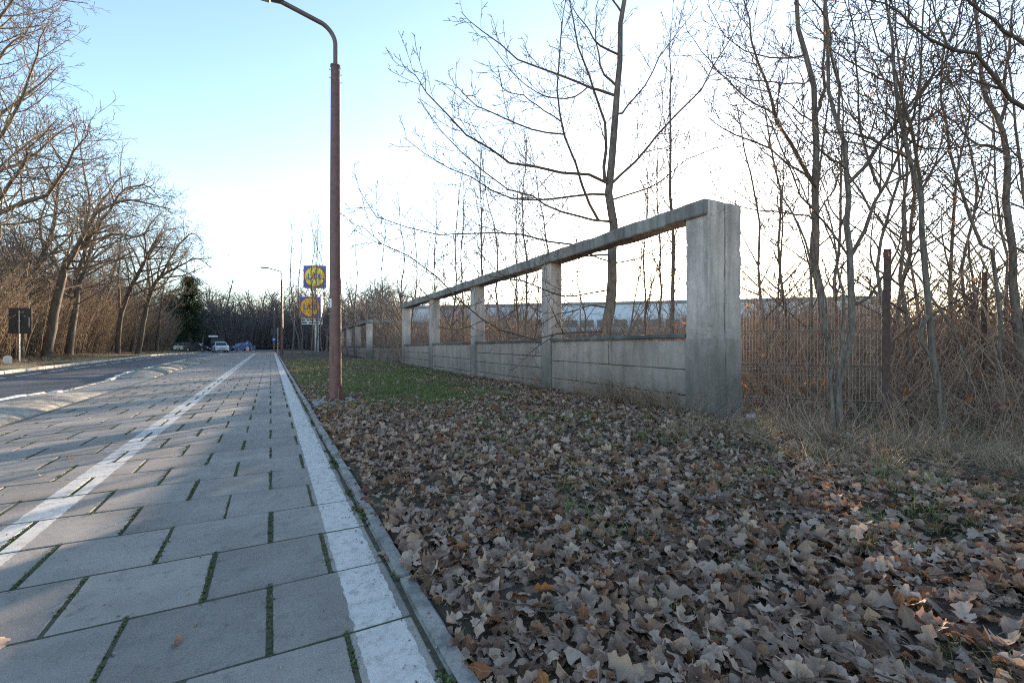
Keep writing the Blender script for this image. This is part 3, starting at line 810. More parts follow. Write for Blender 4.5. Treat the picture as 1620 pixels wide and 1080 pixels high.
class Tree:
    def __init__(s, P, seed):
        s.P, s.g = P, random.Random(seed); s.lines = []; s.tips = []
    def line(s, pts, rad, lev): s.lines.append((np.asarray(pts, float), np.asarray(rad, float), lev))
    def limb(s, pts, r0, r1, lev, spawn=True):
        p = smooth_path(pts, NP[lev]); g = s.g
        L = np.linalg.norm(p[-1] - p[0])
        amp = min(.05, L * (.0025 if lev == 0 else .005))
        for i in range(1, len(p) - 1):
            p[i] += np.array([g.gauss(0, 1), g.gauss(0, 1), g.gauss(0, 1)]) * amp
        t = np.linspace(0, 1, len(p)); rad = r0 + (r1 - r0) * t
        s.line(p, rad, lev)
        if spawn: s.spawn(p, rad, lev)
    def grow(s, p, d, L, r, lev):
        P, g = s.P, s.g; n = NP[lev]; pts = [p]; st = L / (n - 1); d = norm(d)
        wob, up = P['wob'][lev], P['up'][lev]
        q = p
        for i in range(n - 1):
            d = norm(d + np.array([g.gauss(0, wob), g.gauss(0, wob), g.gauss(0, wob) + up]) + P.get('lean', np.zeros(3)) * .04)
            q = q + d * st; pts.append(q)
        rad = r * (1 - np.linspace(0, 1, n) * .78); rad = np.maximum(rad, P['rmin'])
        s.line(pts, rad, lev)
        s.spawn(np.array(pts), rad, lev)
    def spawn(s, pts, rad, lev):
        P, g = s.P, s.g
        c = lev + 1
        if c > P['max']:
            s.tips.append(pts[-1]); return
        seg = np.linalg.norm(np.diff(pts, axis=0), axis=1); L = seg.sum()
        x = P['dens'][c] * L; n = int(x) + (1 if g.random() < x - int(x) else 0)
        t0 = P['t0'][c]; az = g.uniform(0, 6.28)
        for i in range(n):
            t = t0 + (1 - t0) * ((i + g.uniform(.1, .9)) / n); k = min(len(pts) - 2, int(t * (len(pts) - 1))); f = t * (len(pts) - 1) - k
            p = pts[k] + (pts[k + 1] - pts[k]) * f; d = norm(pts[k + 1] - pts[k])
            ref = np.array([0, 0, 1.]) if abs(d[2]) < .9 else np.array([1., 0, 0])
            u = norm(np.cross(d, ref)); w = np.cross(u, d)
            az += 2.4 + g.uniform(-.6, .6)
            side = u * math.cos(az) + w * math.sin(az) * P.get('flat', 1)
            a = R(P['ang'][c]) * g.uniform(.7, 1.3)
            cd = d * math.cos(a) + norm(side) * math.sin(a)
            cl = min(P['lmax'][c], L * P['lr'][c]) * (.45 + .55 * (1 - t)) * g.uniform(.6, 1.25)
            if cl < P['lmin'][c]: cl = P['lmin'][c] * g.uniform(.7, 1.2)
            rr = min((rad[k] + (rad[k + 1] - rad[k]) * f) * .62, cl * P['thick'][c])
            s.grow(p, cd, cl, max(rr, P['rmin']), c)
    def mesh(s, name, levs):
        groups = {}
        for p, r, lev in s.lines:
            if lev in levs: groups.setdefault((len(p), NS[lev]), []).append((p, r))
        Vs, Fs, base = [], [], 0
        for (n, k), L_ in groups.items():
            P_ = np.array([a for a, b in L_]); R_ = np.array([b for a, b in L_]); m = len(L_)
            T = np.gradient(P_, axis=1); T /= np.linalg.norm(T, axis=2, keepdims=True) + 1e-9
            T0 = P_[:, -1] - P_[:, 0]; ref = np.where(np.abs(T0[:, 2:3]) > .8 * np.linalg.norm(T0, axis=1, keepdims=True), np.array([[1., .2, 0]]), np.array([[.1, .1, 1.]]))
            U = np.cross(T, ref[:, None, :]); U /= np.linalg.norm(U, axis=2, keepdims=True) + 1e-9; W = np.cross(T, U)
            a = np.arange(k) * 2 * np.pi / k
            V = P_[:, :, None, :] + R_[:, :, None, None] * (U[:, :, None, :] * np.cos(a)[None, None, :, None] + W[:, :, None, :] * np.sin(a)[None, None, :, None])
            idx = np.arange(m * n * k).reshape(m, n, k)
            A = idx[:, :-1, :]; B = np.roll(idx, -1, axis=2)[:, :-1, :]; D = idx[:, 1:, :]; Cc = np.roll(idx, -1, axis=2)[:, 1:, :]
            Fs.append(np.stack([A, D, Cc, B], -1).reshape(-1, 4) + base); Vs.append(V.reshape(-1, 3)); base += m * n * k
        if not Vs: return None
        return np_mesh(name, np.vstack(Vs), np.vstack(Fs))
    def leaves(s, name, frac, size):
        g = s.g; vs, fs = [], []
        for p in s.tips:
            if g.random() > frac: continue
            for q in range(g.choice((1, 1, 2, 3))):
                e = Euler((g.uniform(0, 6.28), g.uniform(0, 6.28), g.uniform(0, 6.28))).to_matrix(); z = size * g.uniform(.6, 1.3); c = Vector(p) + Vector((g.gauss(0, .04), g.gauss(0, .04), g.gauss(0, .05) - .03)); b = len(vs)
                for q_ in ((0, -.5, 0), (.28, -.1, .08), (.22, .3, .12), (0, .55, 0), (-.22, .3, .12), (-.28, -.1, .08)): vs.append(tuple(c + e @ (Vector(q_) * z)))
                fs += [(b, b + 1, b + 2, b + 3), (b, b + 3, b + 4, b + 5)]
        return np_mesh(name, np.array(vs), np.array(fs), False) if vs else None

def plant_tree(kind, label, base, T, mats=('bark', 'twig'), cat='tree', group=None, leaf=0, lsize=.08, trunk_levs=(0,)):
    """meshes are made round the tree's own foot"""
    t = thing(kind, label, cat, base, 0, group)
    b = np.array(tuple(base))
    T.lines = [(p - b, r, l) for p, r, l in T.lines]; T.tips = [p - b for p in T.tips]
    tm = T.mesh('trunk', trunk_levs)
    if tm: obj('trunk', tm, M[mats[0]], t)
    cm = T.mesh('crown', [l for l in range(6) if l not in trunk_levs])
    if cm: obj('crown', cm, M[mats[1]], t)
    if leaf:
        lm = T.leaves('dry_leaves', leaf, lsize)
        if lm: obj('dry_leaves', lm, M['hangleaf'], t)
    return t
def copy_tree(t, label, loc, rz, sc):
    r_ = t.copy(); COL.objects.link(r_); r_.location = loc; r_.rotation_euler = (0, 0, rz); r_.scale = (sc, sc, sc); r_['label'] = label
    for ch in list(t.children):
        c = ch.copy(); COL.objects.link(c); c.parent = r_
    return r_

def px_path(pts, d0, d1=None):
    d1 = d0 if d1 is None else d1
    return [np.array(tuple(at(x, y, d0 + (d1 - d0) * i / max(1, len(pts) - 1)))) for i, (x, y) in enumerate(pts)]
def zoomed(pts, ox, oy, s): return [(ox + x / s, oy + y / s) for x, y in pts]

def to_px(p):
    d = p[0] * SA + p[1] * CA
    return 810 + FPX * (p[0] * CA - p[1] * SA) / d, HYP - FPX * (p[2] - CAM_H) / d, d
def add_stems(T, b, stems, d, fat, stemp=None):
    stemp = [] if stemp is None else stemp
    for i, (pts, r0, r1, dd, lev) in enumerate(stems):
        if i == 0 and not stemp:
            pp = px_path(pts, d, d + dd); pp[0] = np.array(tuple(b))
        else:
            best = None
            for line in stemp:
                for q in line:
                    x, y, dq = to_px(q); e = math.hypot(x - pts[0][0], y - pts[0][1])
                    if best is None or e < best[0]: best = (e, q, dq)
            low = pts[0][1] > HYP + 60 and best[0] > 6
            d0 = d if low else best[2]
            pp = px_path(pts, d0, d0 + dd)
            if low: pp[0][2] = b.z
            else: pp[0] = np.array(best[1])
        T.limb(pp, r0 * fat, max(T.P['rmin'], r1 * fat), lev)
        stemp.append(smooth_path(pp, 40))
P_OAK = dict(max=4, rmin=.0062, dens=[0, 0, 3.2, 4.2, 4.2], t0=[0, 0, .15, .12, .1], ang=[0, 50, 48, 45, 42], lr=[0, .5, .42, .40, .42], lmax=[0, 5, 1.6, .8, .36], lmin=[0, .5, .35, .16, .08],
             wob=[.05, .08, .12, .15, .18], up=[.0, .03, .06, .05, .04], thick=[0, .02, .0085, .0075, .0085])
P_RIGHT = dict(P_OAK, dens=[0, 0, 4.6, 4.8, 4.0], lmax=[0, 5, 2.2, .95, .4], rmin=.0058)
P_BIG = dict(max=4, rmin=.0078, dens=[0, 1.3, 3.0, 3.6, 3.4], t0=[0, .35, .22, .15, .1], ang=[0, 52, 50, 46, 42], lr=[0, .55, .42, .42, .45], lmax=[0, 7.5, 3.4, 1.6, .75], lmin=[0, 1, .8, .4, .25],
             wob=[.05, .09, .12, .15, .18], up=[.04, .02, .05, .04, .03], thick=[0, .02, .012, .010, .010])

# the oak behind the fence, its limbs reaching over the beam towards the path
OD = 11.8; O = Tree(P_OAK, 11)
trunk_o = px_path([(962, 545), (960, 520), (967, 470), (970, 420), (971, 370), (966, 310), (968, 250), (974, 170), (978, 130), (980, 60), (992, -20), (1000, -120)], OD, OD)
O.limb(trunk_o, .150, .045, 0); o_stems = [smooth_path(trunk_o, 80)]
Z = lambda pts: zoomed(pts, 560, 0, 2.572)
for pts, r0, dd in (
    ([(1045, 755), (960, 715), (860, 710), (770, 690), (670, 675), (600, 635), (510, 590), (430, 520), (350, 440), (290, 370), (240, 310), (195, 265)], .055, -2.2),
    ([(1040, 795), (960, 790), (870, 795), (780, 815), (700, 815), (600, 790), (500, 735), (400, 700), (300, 640), (200, 560)], .045, -.8),
    ([(1050, 910), (960, 895), (880, 875), (800, 845), (720, 805), (600, 760), (480, 660), (380, 560), (260, 400)], .045, -1.6),
    ([(1060, 395), (990, 365), (960, 355), (880, 320), (790, 295), (700, 265), (620, 210), (540, 140), (470, 90), (435, 50)], .05, -.6),
    ([(1030, 750), (1020, 650), (1020, 520), (980, 390), (920, 230), (890, 80), (880, -60), (890, -200)], .07, .6),
    ([(1000, 920), (940, 800), (900, 690), (850, 530), (830, 400), (835, 250), (850, 100), (875, -60)], .055, -1.8),
    ([(1060, 750), (1120, 690), (1190, 610), (1250, 530), (1389, 390), (1470, 260), (1560, 120), (1600, 0)], .05, -.9),
    ([(1090, 480), (1110, 430), (1190, 350), (1240, 240), (1320, 130), (1400, 30)], .042, .9),
    ([(1065, 820), (1150, 780), (1250, 740), (1350, 650), (1480, 600), (1600, 540)], .035, .8),
    ([(1060, 225), (990, 180), (960, 130), (900, 50), (860, -50)], .04, -.7),
    ([(1060, 360), (1010, 290), (990, 180), (985, 60), (1000, -60)], .045, .7),
    ([(1090, 60), (1050, 0), (1000, -80)], .04, .4),
    ([(1050, 1040), (960, 1040), (860, 990), (760, 975), (640, 940), (500, 960), (380, 960), (250, 940), (100, 890), (15, 765)], .04, -2.0),
    ([(830, 490), (760, 440), (690, 390), (610, 370), (585, 280)], .022, -1.4),
    ([(960, 355), (900, 395), (830, 405), (740, 380), (640, 300), (530, 150)], .028, -1.0),
    ([(855, 540), (720, 525), (600, 480), (500, 430), (430, 370), (400, 320)], .028, -1.5)):
    add_stems(O, None, [(Z(pts), r0, .006, dd, 1)], OD, .72, o_stems)
Y6 = lambda pts: zoomed(pts, 600, 280, 2.455)
for pts, r0, dd in (
    ([(890, 330), (830, 310), (750, 320), (690, 320)], .03, .2),
    ([(930, 340), (1000, 320), (1080, 280), (1180, 255)], .03, .5),
    ([(890, 510), (820, 500), (760, 520), (700, 535), (650, 560), (600, 600)], .03, -1.2),
    ([(885, 430), (800, 450), (720, 470), (640, 440), (570, 410), (500, 400), (430, 330), (330, 260)], .032, -2.6),
    ([(875, 600), (800, 610), (700, 612), (640, 630), (520, 610), (430, 580), (360, 510), (280, 450), (200, 370), (100, 300), (0, 255), (-70, 190)], .034, -3.6)):
    add_stems(O, None, [(Y6(pts), r0, .006, dd, 1)], OD, .75, o_stems)
ob = at(962, 545, OD); ob.z = -.4
O.limb([np.array(tuple(ob)), trunk_o[0]], .20, .165, 0, False)
plant_tree('oak_tree', 'large bare oak rising behind the concrete fence with limbs spreading over its beam', ob, O, leaf=.008, lsize=.06)

# trees crowding the verge beyond the end pillar
def traced(kind, label, base_px, d, stems, seed, mats=('bark', 'twig'), leaf=.03, P=P_RIGHT, dz=-.35, lsize=.05):
    T = Tree(P, seed); b = at(base_px[0], base_px[1], d); b.z = dz
    add_stems(T, b, stems, d, .70)
    return plant_tree(kind, label, b, T, mats, 'tree', None, leaf, lsize)
Q = lambda pts: zoomed(pts, 1080, 0, 2.572)
W7 = lambda pts: zoomed(pts, 1120, 300, 2.348)
traced('bare_tree', 'thick straight bare tree just behind the forked one, right of the end pillar', (1316, 600), 9.6, [
    ([(1316, 610), (1314, 572), (1303, 504), (1292, 440), (1291, 390), (1290, 303), (1290, 233), (1292, 183), (1284, 113), (1267, 58), (1259, 0), (1250, -90)], .14, .05, .3, 0),
    (Q([(545, 470), (570, 390), (575, 200), (580, 0), (600, -150)]), .055, .02, .6, 1),
    (Q([(535, 745), (455, 620), (380, 470), (340, 340), (280, 200), (270, 50), (200, -40)]), .06, .012, -.5, 1),
    (Q([(660, 775), (520, 735), (350, 610), (190, 540), (90, 465)]), .04, .006, -1.2, 1),
    (Q([(525, 290), (505, 335), (420, 345), (250, 320), (80, 325)]), .03, .006, -.9, 1),
    (Q([(560, 870), (500, 880), (380, 870), (210, 830), (100, 780)]), .03, .006, -1.3, 1),
    (Q([(545, 510), (480, 470), (420, 410), (300, 330)]), .028, .006, .7, 1),
    (Q([(500, 230), (430, 240), (300, 225), (190, 170), (100, 20)]), .03, .006, .6, 1),
    (Q([(380, 470), (250, 390), (120, 260), (20, 130)]), .028, .005, -.6, 1),
    (Q([(555, 860), (620, 760), (720, 560), (800, 330)]), .03, .006, .9, 1)], 21)
traced('forked_tree', 'forked bare tree with several stems rising in front of the wire mesh fence', (1330, 668), 6.9, [
    ([(1333, 668), (1324, 607), (1341, 555), (1350, 492), (1344, 406), (1341, 360), (1340, 310), (1340, 272), (1328, 205), (1318, 170), (1312, 60), (1300, -60)], .085, .03, .4, 0),
    (W7([(465, 860), (460, 700), (465, 640), (430, 500), (415, 380), (380, 250), (330, 120), (260, 10)]), .05, .015, .5, 0),
    (W7([(478, 740), (500, 560), (505, 420), (480, 300), (470, 180), (430, 40)]), .04, .012, -.4, 0),
    (W7([(548, 450), (600, 400), (650, 330), (700, 230), (715, 170), (740, 60)]), .03, .006, -.5, 1),
    (Q([(680, 740), (780, 620), (880, 490), (1000, 330), (1130, 180), (1190, 60), (1230, -60)]), .045, .010, .9, 1),
    (Q([(700, 1060), (780, 860), (830, 720), (900, 560), (950, 380), (980, 0), (990, -80)]), .045, .010, .5, 1),
    (Q([(640, 520), (640, 360), (600, 200), (590, 100), (530, 0), (500, -60)]), .03, .008, -.5, 1),
    (Q([(770, 780), (765, 650), (720, 500), (715, 350), (705, 170), (680, 60), (690, -60)]), .03, .008, .6, 1),
    (Q([(675, 700), (570, 620), (500, 560), (390, 420)]), .026, .005, -.7, 1),
    (Q([(665, 1040), (560, 890), (480, 800), (380, 560), (330, 440)]), .028, .006, -.6, 1)], 22, leaf=.10)
traced('bare_tree', 'crooked bare tree with a pale bent base between the two rusty posts', (1500, 672), 6.9, [
    (W7([(905, 890), (850, 780), (828, 600), (822, 450), (800, 250), (790, 100), (780, 0)]) + Q([(960, 800), (925, 660), (885, 500), (855, 330), (860, 180), (820, 0), (800, -100)])[1:], .075, .02, .5, 0),
    (W7([(822, 640), (790, 560), (800, 500), (822, 470)]), .04, .05, .0, 0),
    (Q([(985, 960), (965, 740), (935, 540), (900, 420), (850, 250), (790, 170), (740, 0)]), .04, .01, .4, 1),
    (Q([(970, 780), (1060, 640), (1160, 520), (1280, 400)]), .03, .005, .8, 1),
    (Q([(920, 660), (820, 600), (720, 555), (560, 540), (470, 580)]), .028, .005, -.4, 1),
    (Q([(880, 500), (980, 380), (1060, 300), (1240, 300), (1380, 300)]), .028, .005, .7, 1),
    (Q([(900, 560), (1000, 610), (1150, 600), (1380, 610)]), .02, .004, .3, 1),
    (Q([(850, 330), (760, 300), (650, 240), (560, 160)]), .022, .004, -.6, 1)], 23, leaf=.12)
traced('bare_tree', 'tall bare tree beside the farther rusty post at the edge of the thicket', (1612, 640), 9.5, [
    ([(1612, 650), (1610, 555), (1605, 470), (1601, 400), (1593, 310), (1585, 233), (1582, 190), (1558, 155), (1547, 109), (1540, 0), (1530, -100)], .12, .03, .4, 0),
    (Q([(1300, 490), (1310, 330), (1330, 150), (1350, 0), (1370, -100)]), .05, .015, .5, 1),
    (Q([(1290, 610), (1180, 570), (1060, 460), (940, 420), (800, 380)]), .03, .005, -1.0, 1),
    (Q([(1280, 540), (1180, 470), (1100, 350), (1000, 250)]), .028, .005, .6, 1),
    (Q([(1340, 900), (1200, 850), (1100, 760), (980, 610)]), .03, .005, -.9, 1),
    (Q([(1320, 800), (1400, 660), (1480, 500)]), .03, .006, -.5, 1),
    (Q([(1210, 250), (1330, 190), (1440, 190)]), .025, .005, .6, 1)], 24, leaf=.04)
traced('leaning_tree', 'slim leaning bare tree crossing behind the nearer rusty post', (1545, 655), 8.2, [
    (W7([(1000, 840), (960, 640), (880, 480), (800, 350), (740, 270), (640, 120), (560, 0)]), .04, .010, .6, 0),
    (W7([(880, 480), (930, 380), (940, 330), (935, 250)]), .02, .004, .3, 1)], 25, leaf=.10)
traced('leaning_tree', 'slender bare tree arching up to the left from the farther rusty post', (1580, 640), 8.6, [
    (Q([(1300, 1600), (1280, 1080), (1200, 980), (1120, 750), (1080, 560), (1055, 380), (1070, 200), (1020, 60), (990, -60)]), .05, .012, .5, 0),
    (Q([(1150, 820), (1040, 740), (900, 650)]), .02, .004, .4, 1)], 26, leaf=.06)
traced('bare_tree', 'bare tree out at the frame edge sending two thick limbs overhead', (1760, 650), 6.4, [
    ([(1760, 690), (1745, 500), (1725, 350), (1700, 230), (1690, 60), (1700, -60)], .11, .06, .2, 0),
    (Q([(1600, 560), (1389, 450), (1300, 370), (1210, 240), (1100, 205), (980, 150), (900, 80), (840, 20), (740, 0)]), .05, .010, -.7, 1),
    (Q([(1580, 330), (1389, 190), (1260, 90), (1160, 0), (1100, -80)]), .05, .012, -.4, 1),
    (Q([(1300, 370), (1200, 330), (1130, 280), (1000, 20)]), .026, .006, .5, 1)], 27, leaf=.03)

# slighter bare trees filling the ground behind them
def young_tree(label, px, d, top, r, lean, seed, leaf=.05):
    P = dict(P_RIGHT, dens=[0, 1.7, 3.4, 4.2, 3.4], t0=[0, .18, .15, .12, .1], ang=[0, 46, 46, 44, 42], lmax=[0, 2.8, 1.3, .6, .3], lr=[0, .4, .42, .4, .4], rmin=.0066)
    T = Tree(P, seed); b = at(px, HYP, d); b.z = gz(b.x, b.y) - .05; g = random.Random(seed); ex, ey = lean * CA, -lean * SA
    pp = [np.array((b.x + ex * t * t + g.gauss(0, .10) * (t > 0), b.y + ey * t * t + g.gauss(0, .10) * (t > 0), b.z + (top - b.z) * t)) for t in (0, .2, .4, .6, .8, 1)]
    T.limb(pp, r, .010, 0)
    return plant_tree('young_tree', label, b, T, ('bark', 'twig'), 'tree', 'young bare trees in the thicket', leaf, .045)
for i, a_ in enumerate((
    ('young bare tree just past the end pillar, thin against the bright sky', 1205, 10.5, 6.8, .045, -.5),
    ('young bare tree between the end pillar and the forked tree, leaning to the pillar', 1250, 12.5, 9.0, .055, -1.0),
    ('young bare tree behind the nearer rusty post', 1420, 11.5, 9.5, .06, .5),
    ('young bare tree behind the crooked pale-based tree', 1500, 13.0, 10.0, .065, .8),
    ('young bare tree deep in the thicket between the two rusty posts', 1455, 16.0, 11.0, .06, -.8),
    ('young bare tree behind the farther rusty post', 1552, 12.5, 9.0, .055, -.9),
    ('young bare tree nearest the frame edge, in front of the thicket', 1640, 9.5, 8.5, .05, -.7),
    ('young bare tree behind the thick straight tree', 1330, 15.0, 11.5, .07, -.4),
    ('young bare tree with wide fine twigs between the forked and crooked trees', 1385, 9.0, 7.6, .045, .9),
    ('young bare tree whose thin crown fills the gap above the nearer rusty post', 1440, 10.2, 9.6, .05, -.4),
    ('young bare tree rising left of the thick straight tree with a bent top', 1275, 11.0, 8.6, .05, .7),
    ('young bare tree low in the thicket near the farther rusty post', 1530, 10.4, 6.2, .04, .6),
    ('young bare tree deep behind the wire mesh, palest of the group', 1228, 17.0, 9.5, .055, .5),
    ('young bare tree at the back of the thicket near the frame edge', 1600, 15.0, 11.0, .06, -1.2),
    ('young spreading tree behind the second fence pillar, its crown above the beam', 872, 16.5, 8.6, .05, -.8),
    ('young spreading tree behind the middle of the sloping beam', 790, 19.0, 9.2, .055, -.6),
    ('young spreading tree whose crown fills the sky over the fourth pillar', 716, 22.0, 9.8, .06, .5),
    ('young spreading tree behind the last pillar of the near fence', 638, 27.0, 10.5, .06, -.4),
    ('young spreading tree in the gap between the two fence sections', 600, 31.0, 10.5, .06, .6),
    ('young low spreading tree just behind the third fence opening', 842, 21.5, 6.6, .045, .7),
    ('young spreading tree right beside the nearest lamp post as seen, far behind it', 560, 38.0, 11.5, .07, .4),
    ('young spreading tree seen in front of the store roof edge, left of the oak trunk', 925, 24.0, 7.5, .05, -.5),
    ('young bare tree seen through the last frame opening beside the end pillar', 1000, 19.0, 7.0, .045, .6))):
    young_tree(*a_, 700 + i)

# slim upright saplings
P_SAP = dict(max=3, rmin=.0075, dens=[0, 3.0, 3.2, 4.0], t0=[0, .22, .1, .1], ang=[0, 26, 32, 38], lr=[0, .38, .40, .4], lmax=[0, 2.4, 1.0, .4], lmin=[0, .4, .25, .12],
             wob=[.025, .06, .1, .14], up=[.03, .06, .06, .04], thick=[0, .010, .008, .008])
def sapling(label, px, d, top, r=.04, seed=0, group=None, lean=0, mats=('bark', 'twig')):
    T = Tree(P_SAP, seed); b = at(px, HYP, d); b.z = gz(b.x, b.y) - .05
    g = random.Random(seed); pp = []
    for i in range(6):
        t = i / 5; pp.append(np.array((b.x + g.gauss(0, .04) * d * .1 * (i > 0) + lean * t * t, b.y + g.gauss(0, .04) * d * .1 * (i > 0), b.z + (top - b.z) * t)))
    T.limb(pp, r * 1.2, .010, 0)
    return plant_tree('sapling', label, b, T, mats, 'tree', group, .01)
for i, (lab, px, d, top, r) in enumerate((
    ('tall slender sapling standing against the glare beside the end pillar', 1062, 16, 12.5, .075),
    ('thin companion sapling close beside the tall one near the end pillar', 1048, 17.5, 11.0, .045),
    ('slim sapling between the oak trunk and the tall sapling', 1022, 15, 7.2, .035),
    ('slim sapling just beyond the second fence pillar', 832, 18, 9.0, .05),
    ('paired thin sapling a step beyond the second pillar', 818, 19.5, 8.0, .04),
    ('straight sapling rising behind the third fence pillar', 762, 20, 10.0, .055),
    ('straight sapling rising behind the fourth fence pillar', 733, 23, 9.2, .045),
    ('thin sapling above the far end of the sloping beam', 690, 24, 9.0, .045),
    ('thin sapling standing past the last pillar of the near fence', 655, 28, 9.0, .045),
    ('tall sapling touching the blue shop pylon', 500, 44, 13.4, .07),
    ('tall twin sapling on the road side of the shop pylon', 478, 46, 12.4, .065),
    ('bare sapling near the middle-distance lamp post', 462, 43, 12.8, .06),
    ('sapling crossing in front of the orange sign box', 493, 40, 12.2, .06),
    ('sapling between the shop pylon and the nearest lamp post', 512, 42, 11.5, .06))):
    sapling(lab, px, d, top, r, 300 + i)

# woodland edge across the road: big oaks leaning out over the carriageway
E6 = lambda pts: zoomed(pts, 0, 160, 2.571)
def big_traced(label, base, d, stems, seed):
    T = Tree(P_BIG, seed); b = at(base[0], base[1], d); b.z = gz(b.x, b.y) - .1
    add_stems(T, b, stems, d, .66)
    return plant_tree('oak_tree', label, b, T, ('barkwarm', 'twigwarm'), 'tree', 'big bare oaks along the woodland edge')
big_traced('thick bare oak near the dark road sign, its trunk leaning out over the road', (73, 558), 32, [
    (E6([(185, 1030), (210, 920), (238, 790), (262, 690), (300, 620), (345, 575), (400, 520)]), .46, .20, -1, 0),
    (E6([(262, 690), (320, 590), (370, 480), (430, 430), (520, 400), (620, 420), (690, 440)]), .24, .03, -5, 1),
    (E6([(320, 610), (380, 570), (460, 545), (560, 550), (640, 520)]), .16, .03, -2, 1),
    (E6([(345, 560), (385, 450), (440, 380), (480, 320), (540, 300)]), .18, .03, 2, 1),
    (E6([(345, 545), (365, 440), (350, 330), (330, 230), (350, 100)]), .15, .03, 1, 1),
    (E6([(240, 720), (210, 620), (160, 560), (80, 580), (0, 560)]), .15, .03, 3, 1),
    (E6([(250, 700), (290, 560), (280, 460), (250, 380)]), .13, .03, 2, 1),
    (E6([(400, 520), (450, 440), (520, 360), (600, 350), (650, 400)]), .14, .03, -3, 1)], 41)
big_traced('huge bare oak at the frame edge whose dark limbs sweep across the upper sky', (-70, 585), 21, [
    ([(-70, 590), (-66, 470), (-70, 380), (-75, 250), (-70, 120), (-60, 0), (-60, -80)], .42, .12, -1, 0),
    ([(-66, 420), (-30, 355), (0, 340), (40, 323), (75, 310), (98, 280), (113, 253), (132, 218), (140, 198)], .20, .02, -3, 1),
    ([(-66, 430), (-30, 365), (0, 358), (50, 350), (100, 338), (140, 335)], .13, .02, -1, 1),
    ([(-70, 370), (-20, 340), (16, 290), (38, 250), (43, 235), (90, 190)], .16, .02, -4, 1),
    ([(-72, 300), (-30, 260), (10, 200), (40, 150), (60, 90), (75, 40)], .15, .02, -3, 1),
    ([(-72, 230), (-30, 160), (0, 100), (30, 60), (55, 30)], .14, .02, 0, 1),
    ([(-70, 150), (-30, 80), (0, 30), (40, -40), (60, -90)], .13, .02, -2, 1),
    ([(-70, 330), (-30, 290), (20, 250), (60, 215), (100, 200)], .12, .02, 2, 1)], 42)
big_traced('leaning bare oak midway along the woodland edge before the dark pine', (217, 556), 46, [
    (E6([(570, 1020), (585, 900), (610, 790), (650, 720), (720, 680)]), .38, .16, -2, 0),
    (E6([(650, 720), (720, 680), (790, 640), (860, 680)]), .16, .03, -5, 1),
    (E6([(610, 790), (600, 640), (640, 560), (700, 520)]), .18, .03, 2, 1),
    (E6([(650, 720), (720, 600), (780, 540), (830, 580)]), .16, .03, -3, 1),
    (E6([(680, 700), (700, 610), (760, 560)]), .13, .03, 1, 1)], 43)
big_traced('bare oak with a forked trunk between two larger leaning oaks', (186, 556), 45, [
    (E6([(470, 1030), (490, 880), (520, 790), (570, 690), (600, 640), (640, 560)]), .36, .14, -2, 0),
    (E6([(490, 880), (480, 720), (490, 600), (480, 480)]), .20, .05, 1, 1),
    (E6([(570, 690), (620, 600), (700, 600), (760, 620)]), .15, .03, -4, 1),
    (E6([(600, 640), (590, 540), (640, 470), (690, 440)]), .15, .03, 2, 1)], 44)
PB2 = dict(P_BIG, dens=[0, 1.5, 2.0, 2.8, 3.0], lean=np.array([.9, -.3, .0]))
protos = []
for k in range(3):
    T = Tree(PB2, 60 + k); g = random.Random(60 + k)
    pp = [np.array((.0, .0, -.2)), np.array((.3, 0, 3)), np.array((.9 + g.gauss(0, .2), g.gauss(0, .3), 6)), np.array((1.6 + g.gauss(0, .3), g.gauss(0, .5), 9.5)), np.array((2.2, g.gauss(0, .6), 13))]
    T.limb(pp, .30, .06, 0)
    protos.append(T)
spots = [(-15.5, 44, 1.0, 'upright bare oak standing behind the thick oak near the road sign'), (-14.6, 50, .95, 'slim bare oak of the woodland edge, first past the thick leaning oak'),
         (-17, 56, 1.05, 'bare oak set back in the woodland, tallest crown over the middle trees'), (-14.8, 70, .85, 'bare oak on the woodland edge just short of the dark pine'),
         (-13.8, 78, .8, 'small bare oak leaning beside the dark pine'), (-18, 33, 1.0, 'bare oak half hidden behind the dark road sign'), (-16.5, 64, .9, 'bare oak behind the forked oak, its crown above the brush')]
pt = []
for i, (x, y, sc, lab) in enumerate(spots):
    loc = Vector((x, y, gz(x, y)))
    if i < 3:
        t = plant_tree('oak_tree', lab, (0, 0, 0), protos[i], ('barkwarm', 'twigwarm'), 'tree', 'big bare oaks along the woodland edge')
        t.location = loc; t.scale = (sc,) * 3; t.rotation_euler = (0, 0, rng.uniform(-.5, .5)); pt.append(t)
    else: copy_tree(pt[i % 3], lab, loc, rng.uniform(-.7, .7), sc)

# the pine
def pine(label, loc, h, seed):
    t = thing('pine_tree', label, 'tree', loc); g = random.Random(seed)
    MB().tube([(0, 0, -.2), (.05, 0, h * .5), (0, .05, h)], [.22, .14, .03], 8).build('trunk', M['barkwarm'], t, True)
    vs, fs = [], []
    for i in range(15000):
        z = h * (.16 + .84 * (g.random() ** .8)); u = 1 - z / h
        lob = .75 + .25 * math.sin(z * 3.1 + seed) ; a = g.uniform(0, 6.28); rr = (.9 + 5.6 * u ** .5) * lob * (.6 + .4 * math.sin(a * 3 + z * 2)) * math.sqrt(g.random()); 
        c = Vector((rr * math.cos(a), rr * math.sin(a), z - rr * .15)); e = Euler((g.uniform(-.7, .7), g.uniform(-.7, .7), a)).to_matrix(); s_ = g.uniform(.22, .5); b = len(vs)
        for q in ((0, -.12, 0), (1, -.05, .1), (1.1, .1, .1), (0, .12, 0)): vs.append(tuple(c + e @ (Vector(q) * s_)))
        fs.append((b, b + 1, b + 2, b + 3))
    obj('crown', np_mesh('crown', np.array(vs), np.array(fs), False), M['needles'], t)
pl = at(300, 545, 84); pine('dark green pine standing among bare trees where the road bends away', (pl.x, pl.y, zt(pl.y)), 13.6, 5)
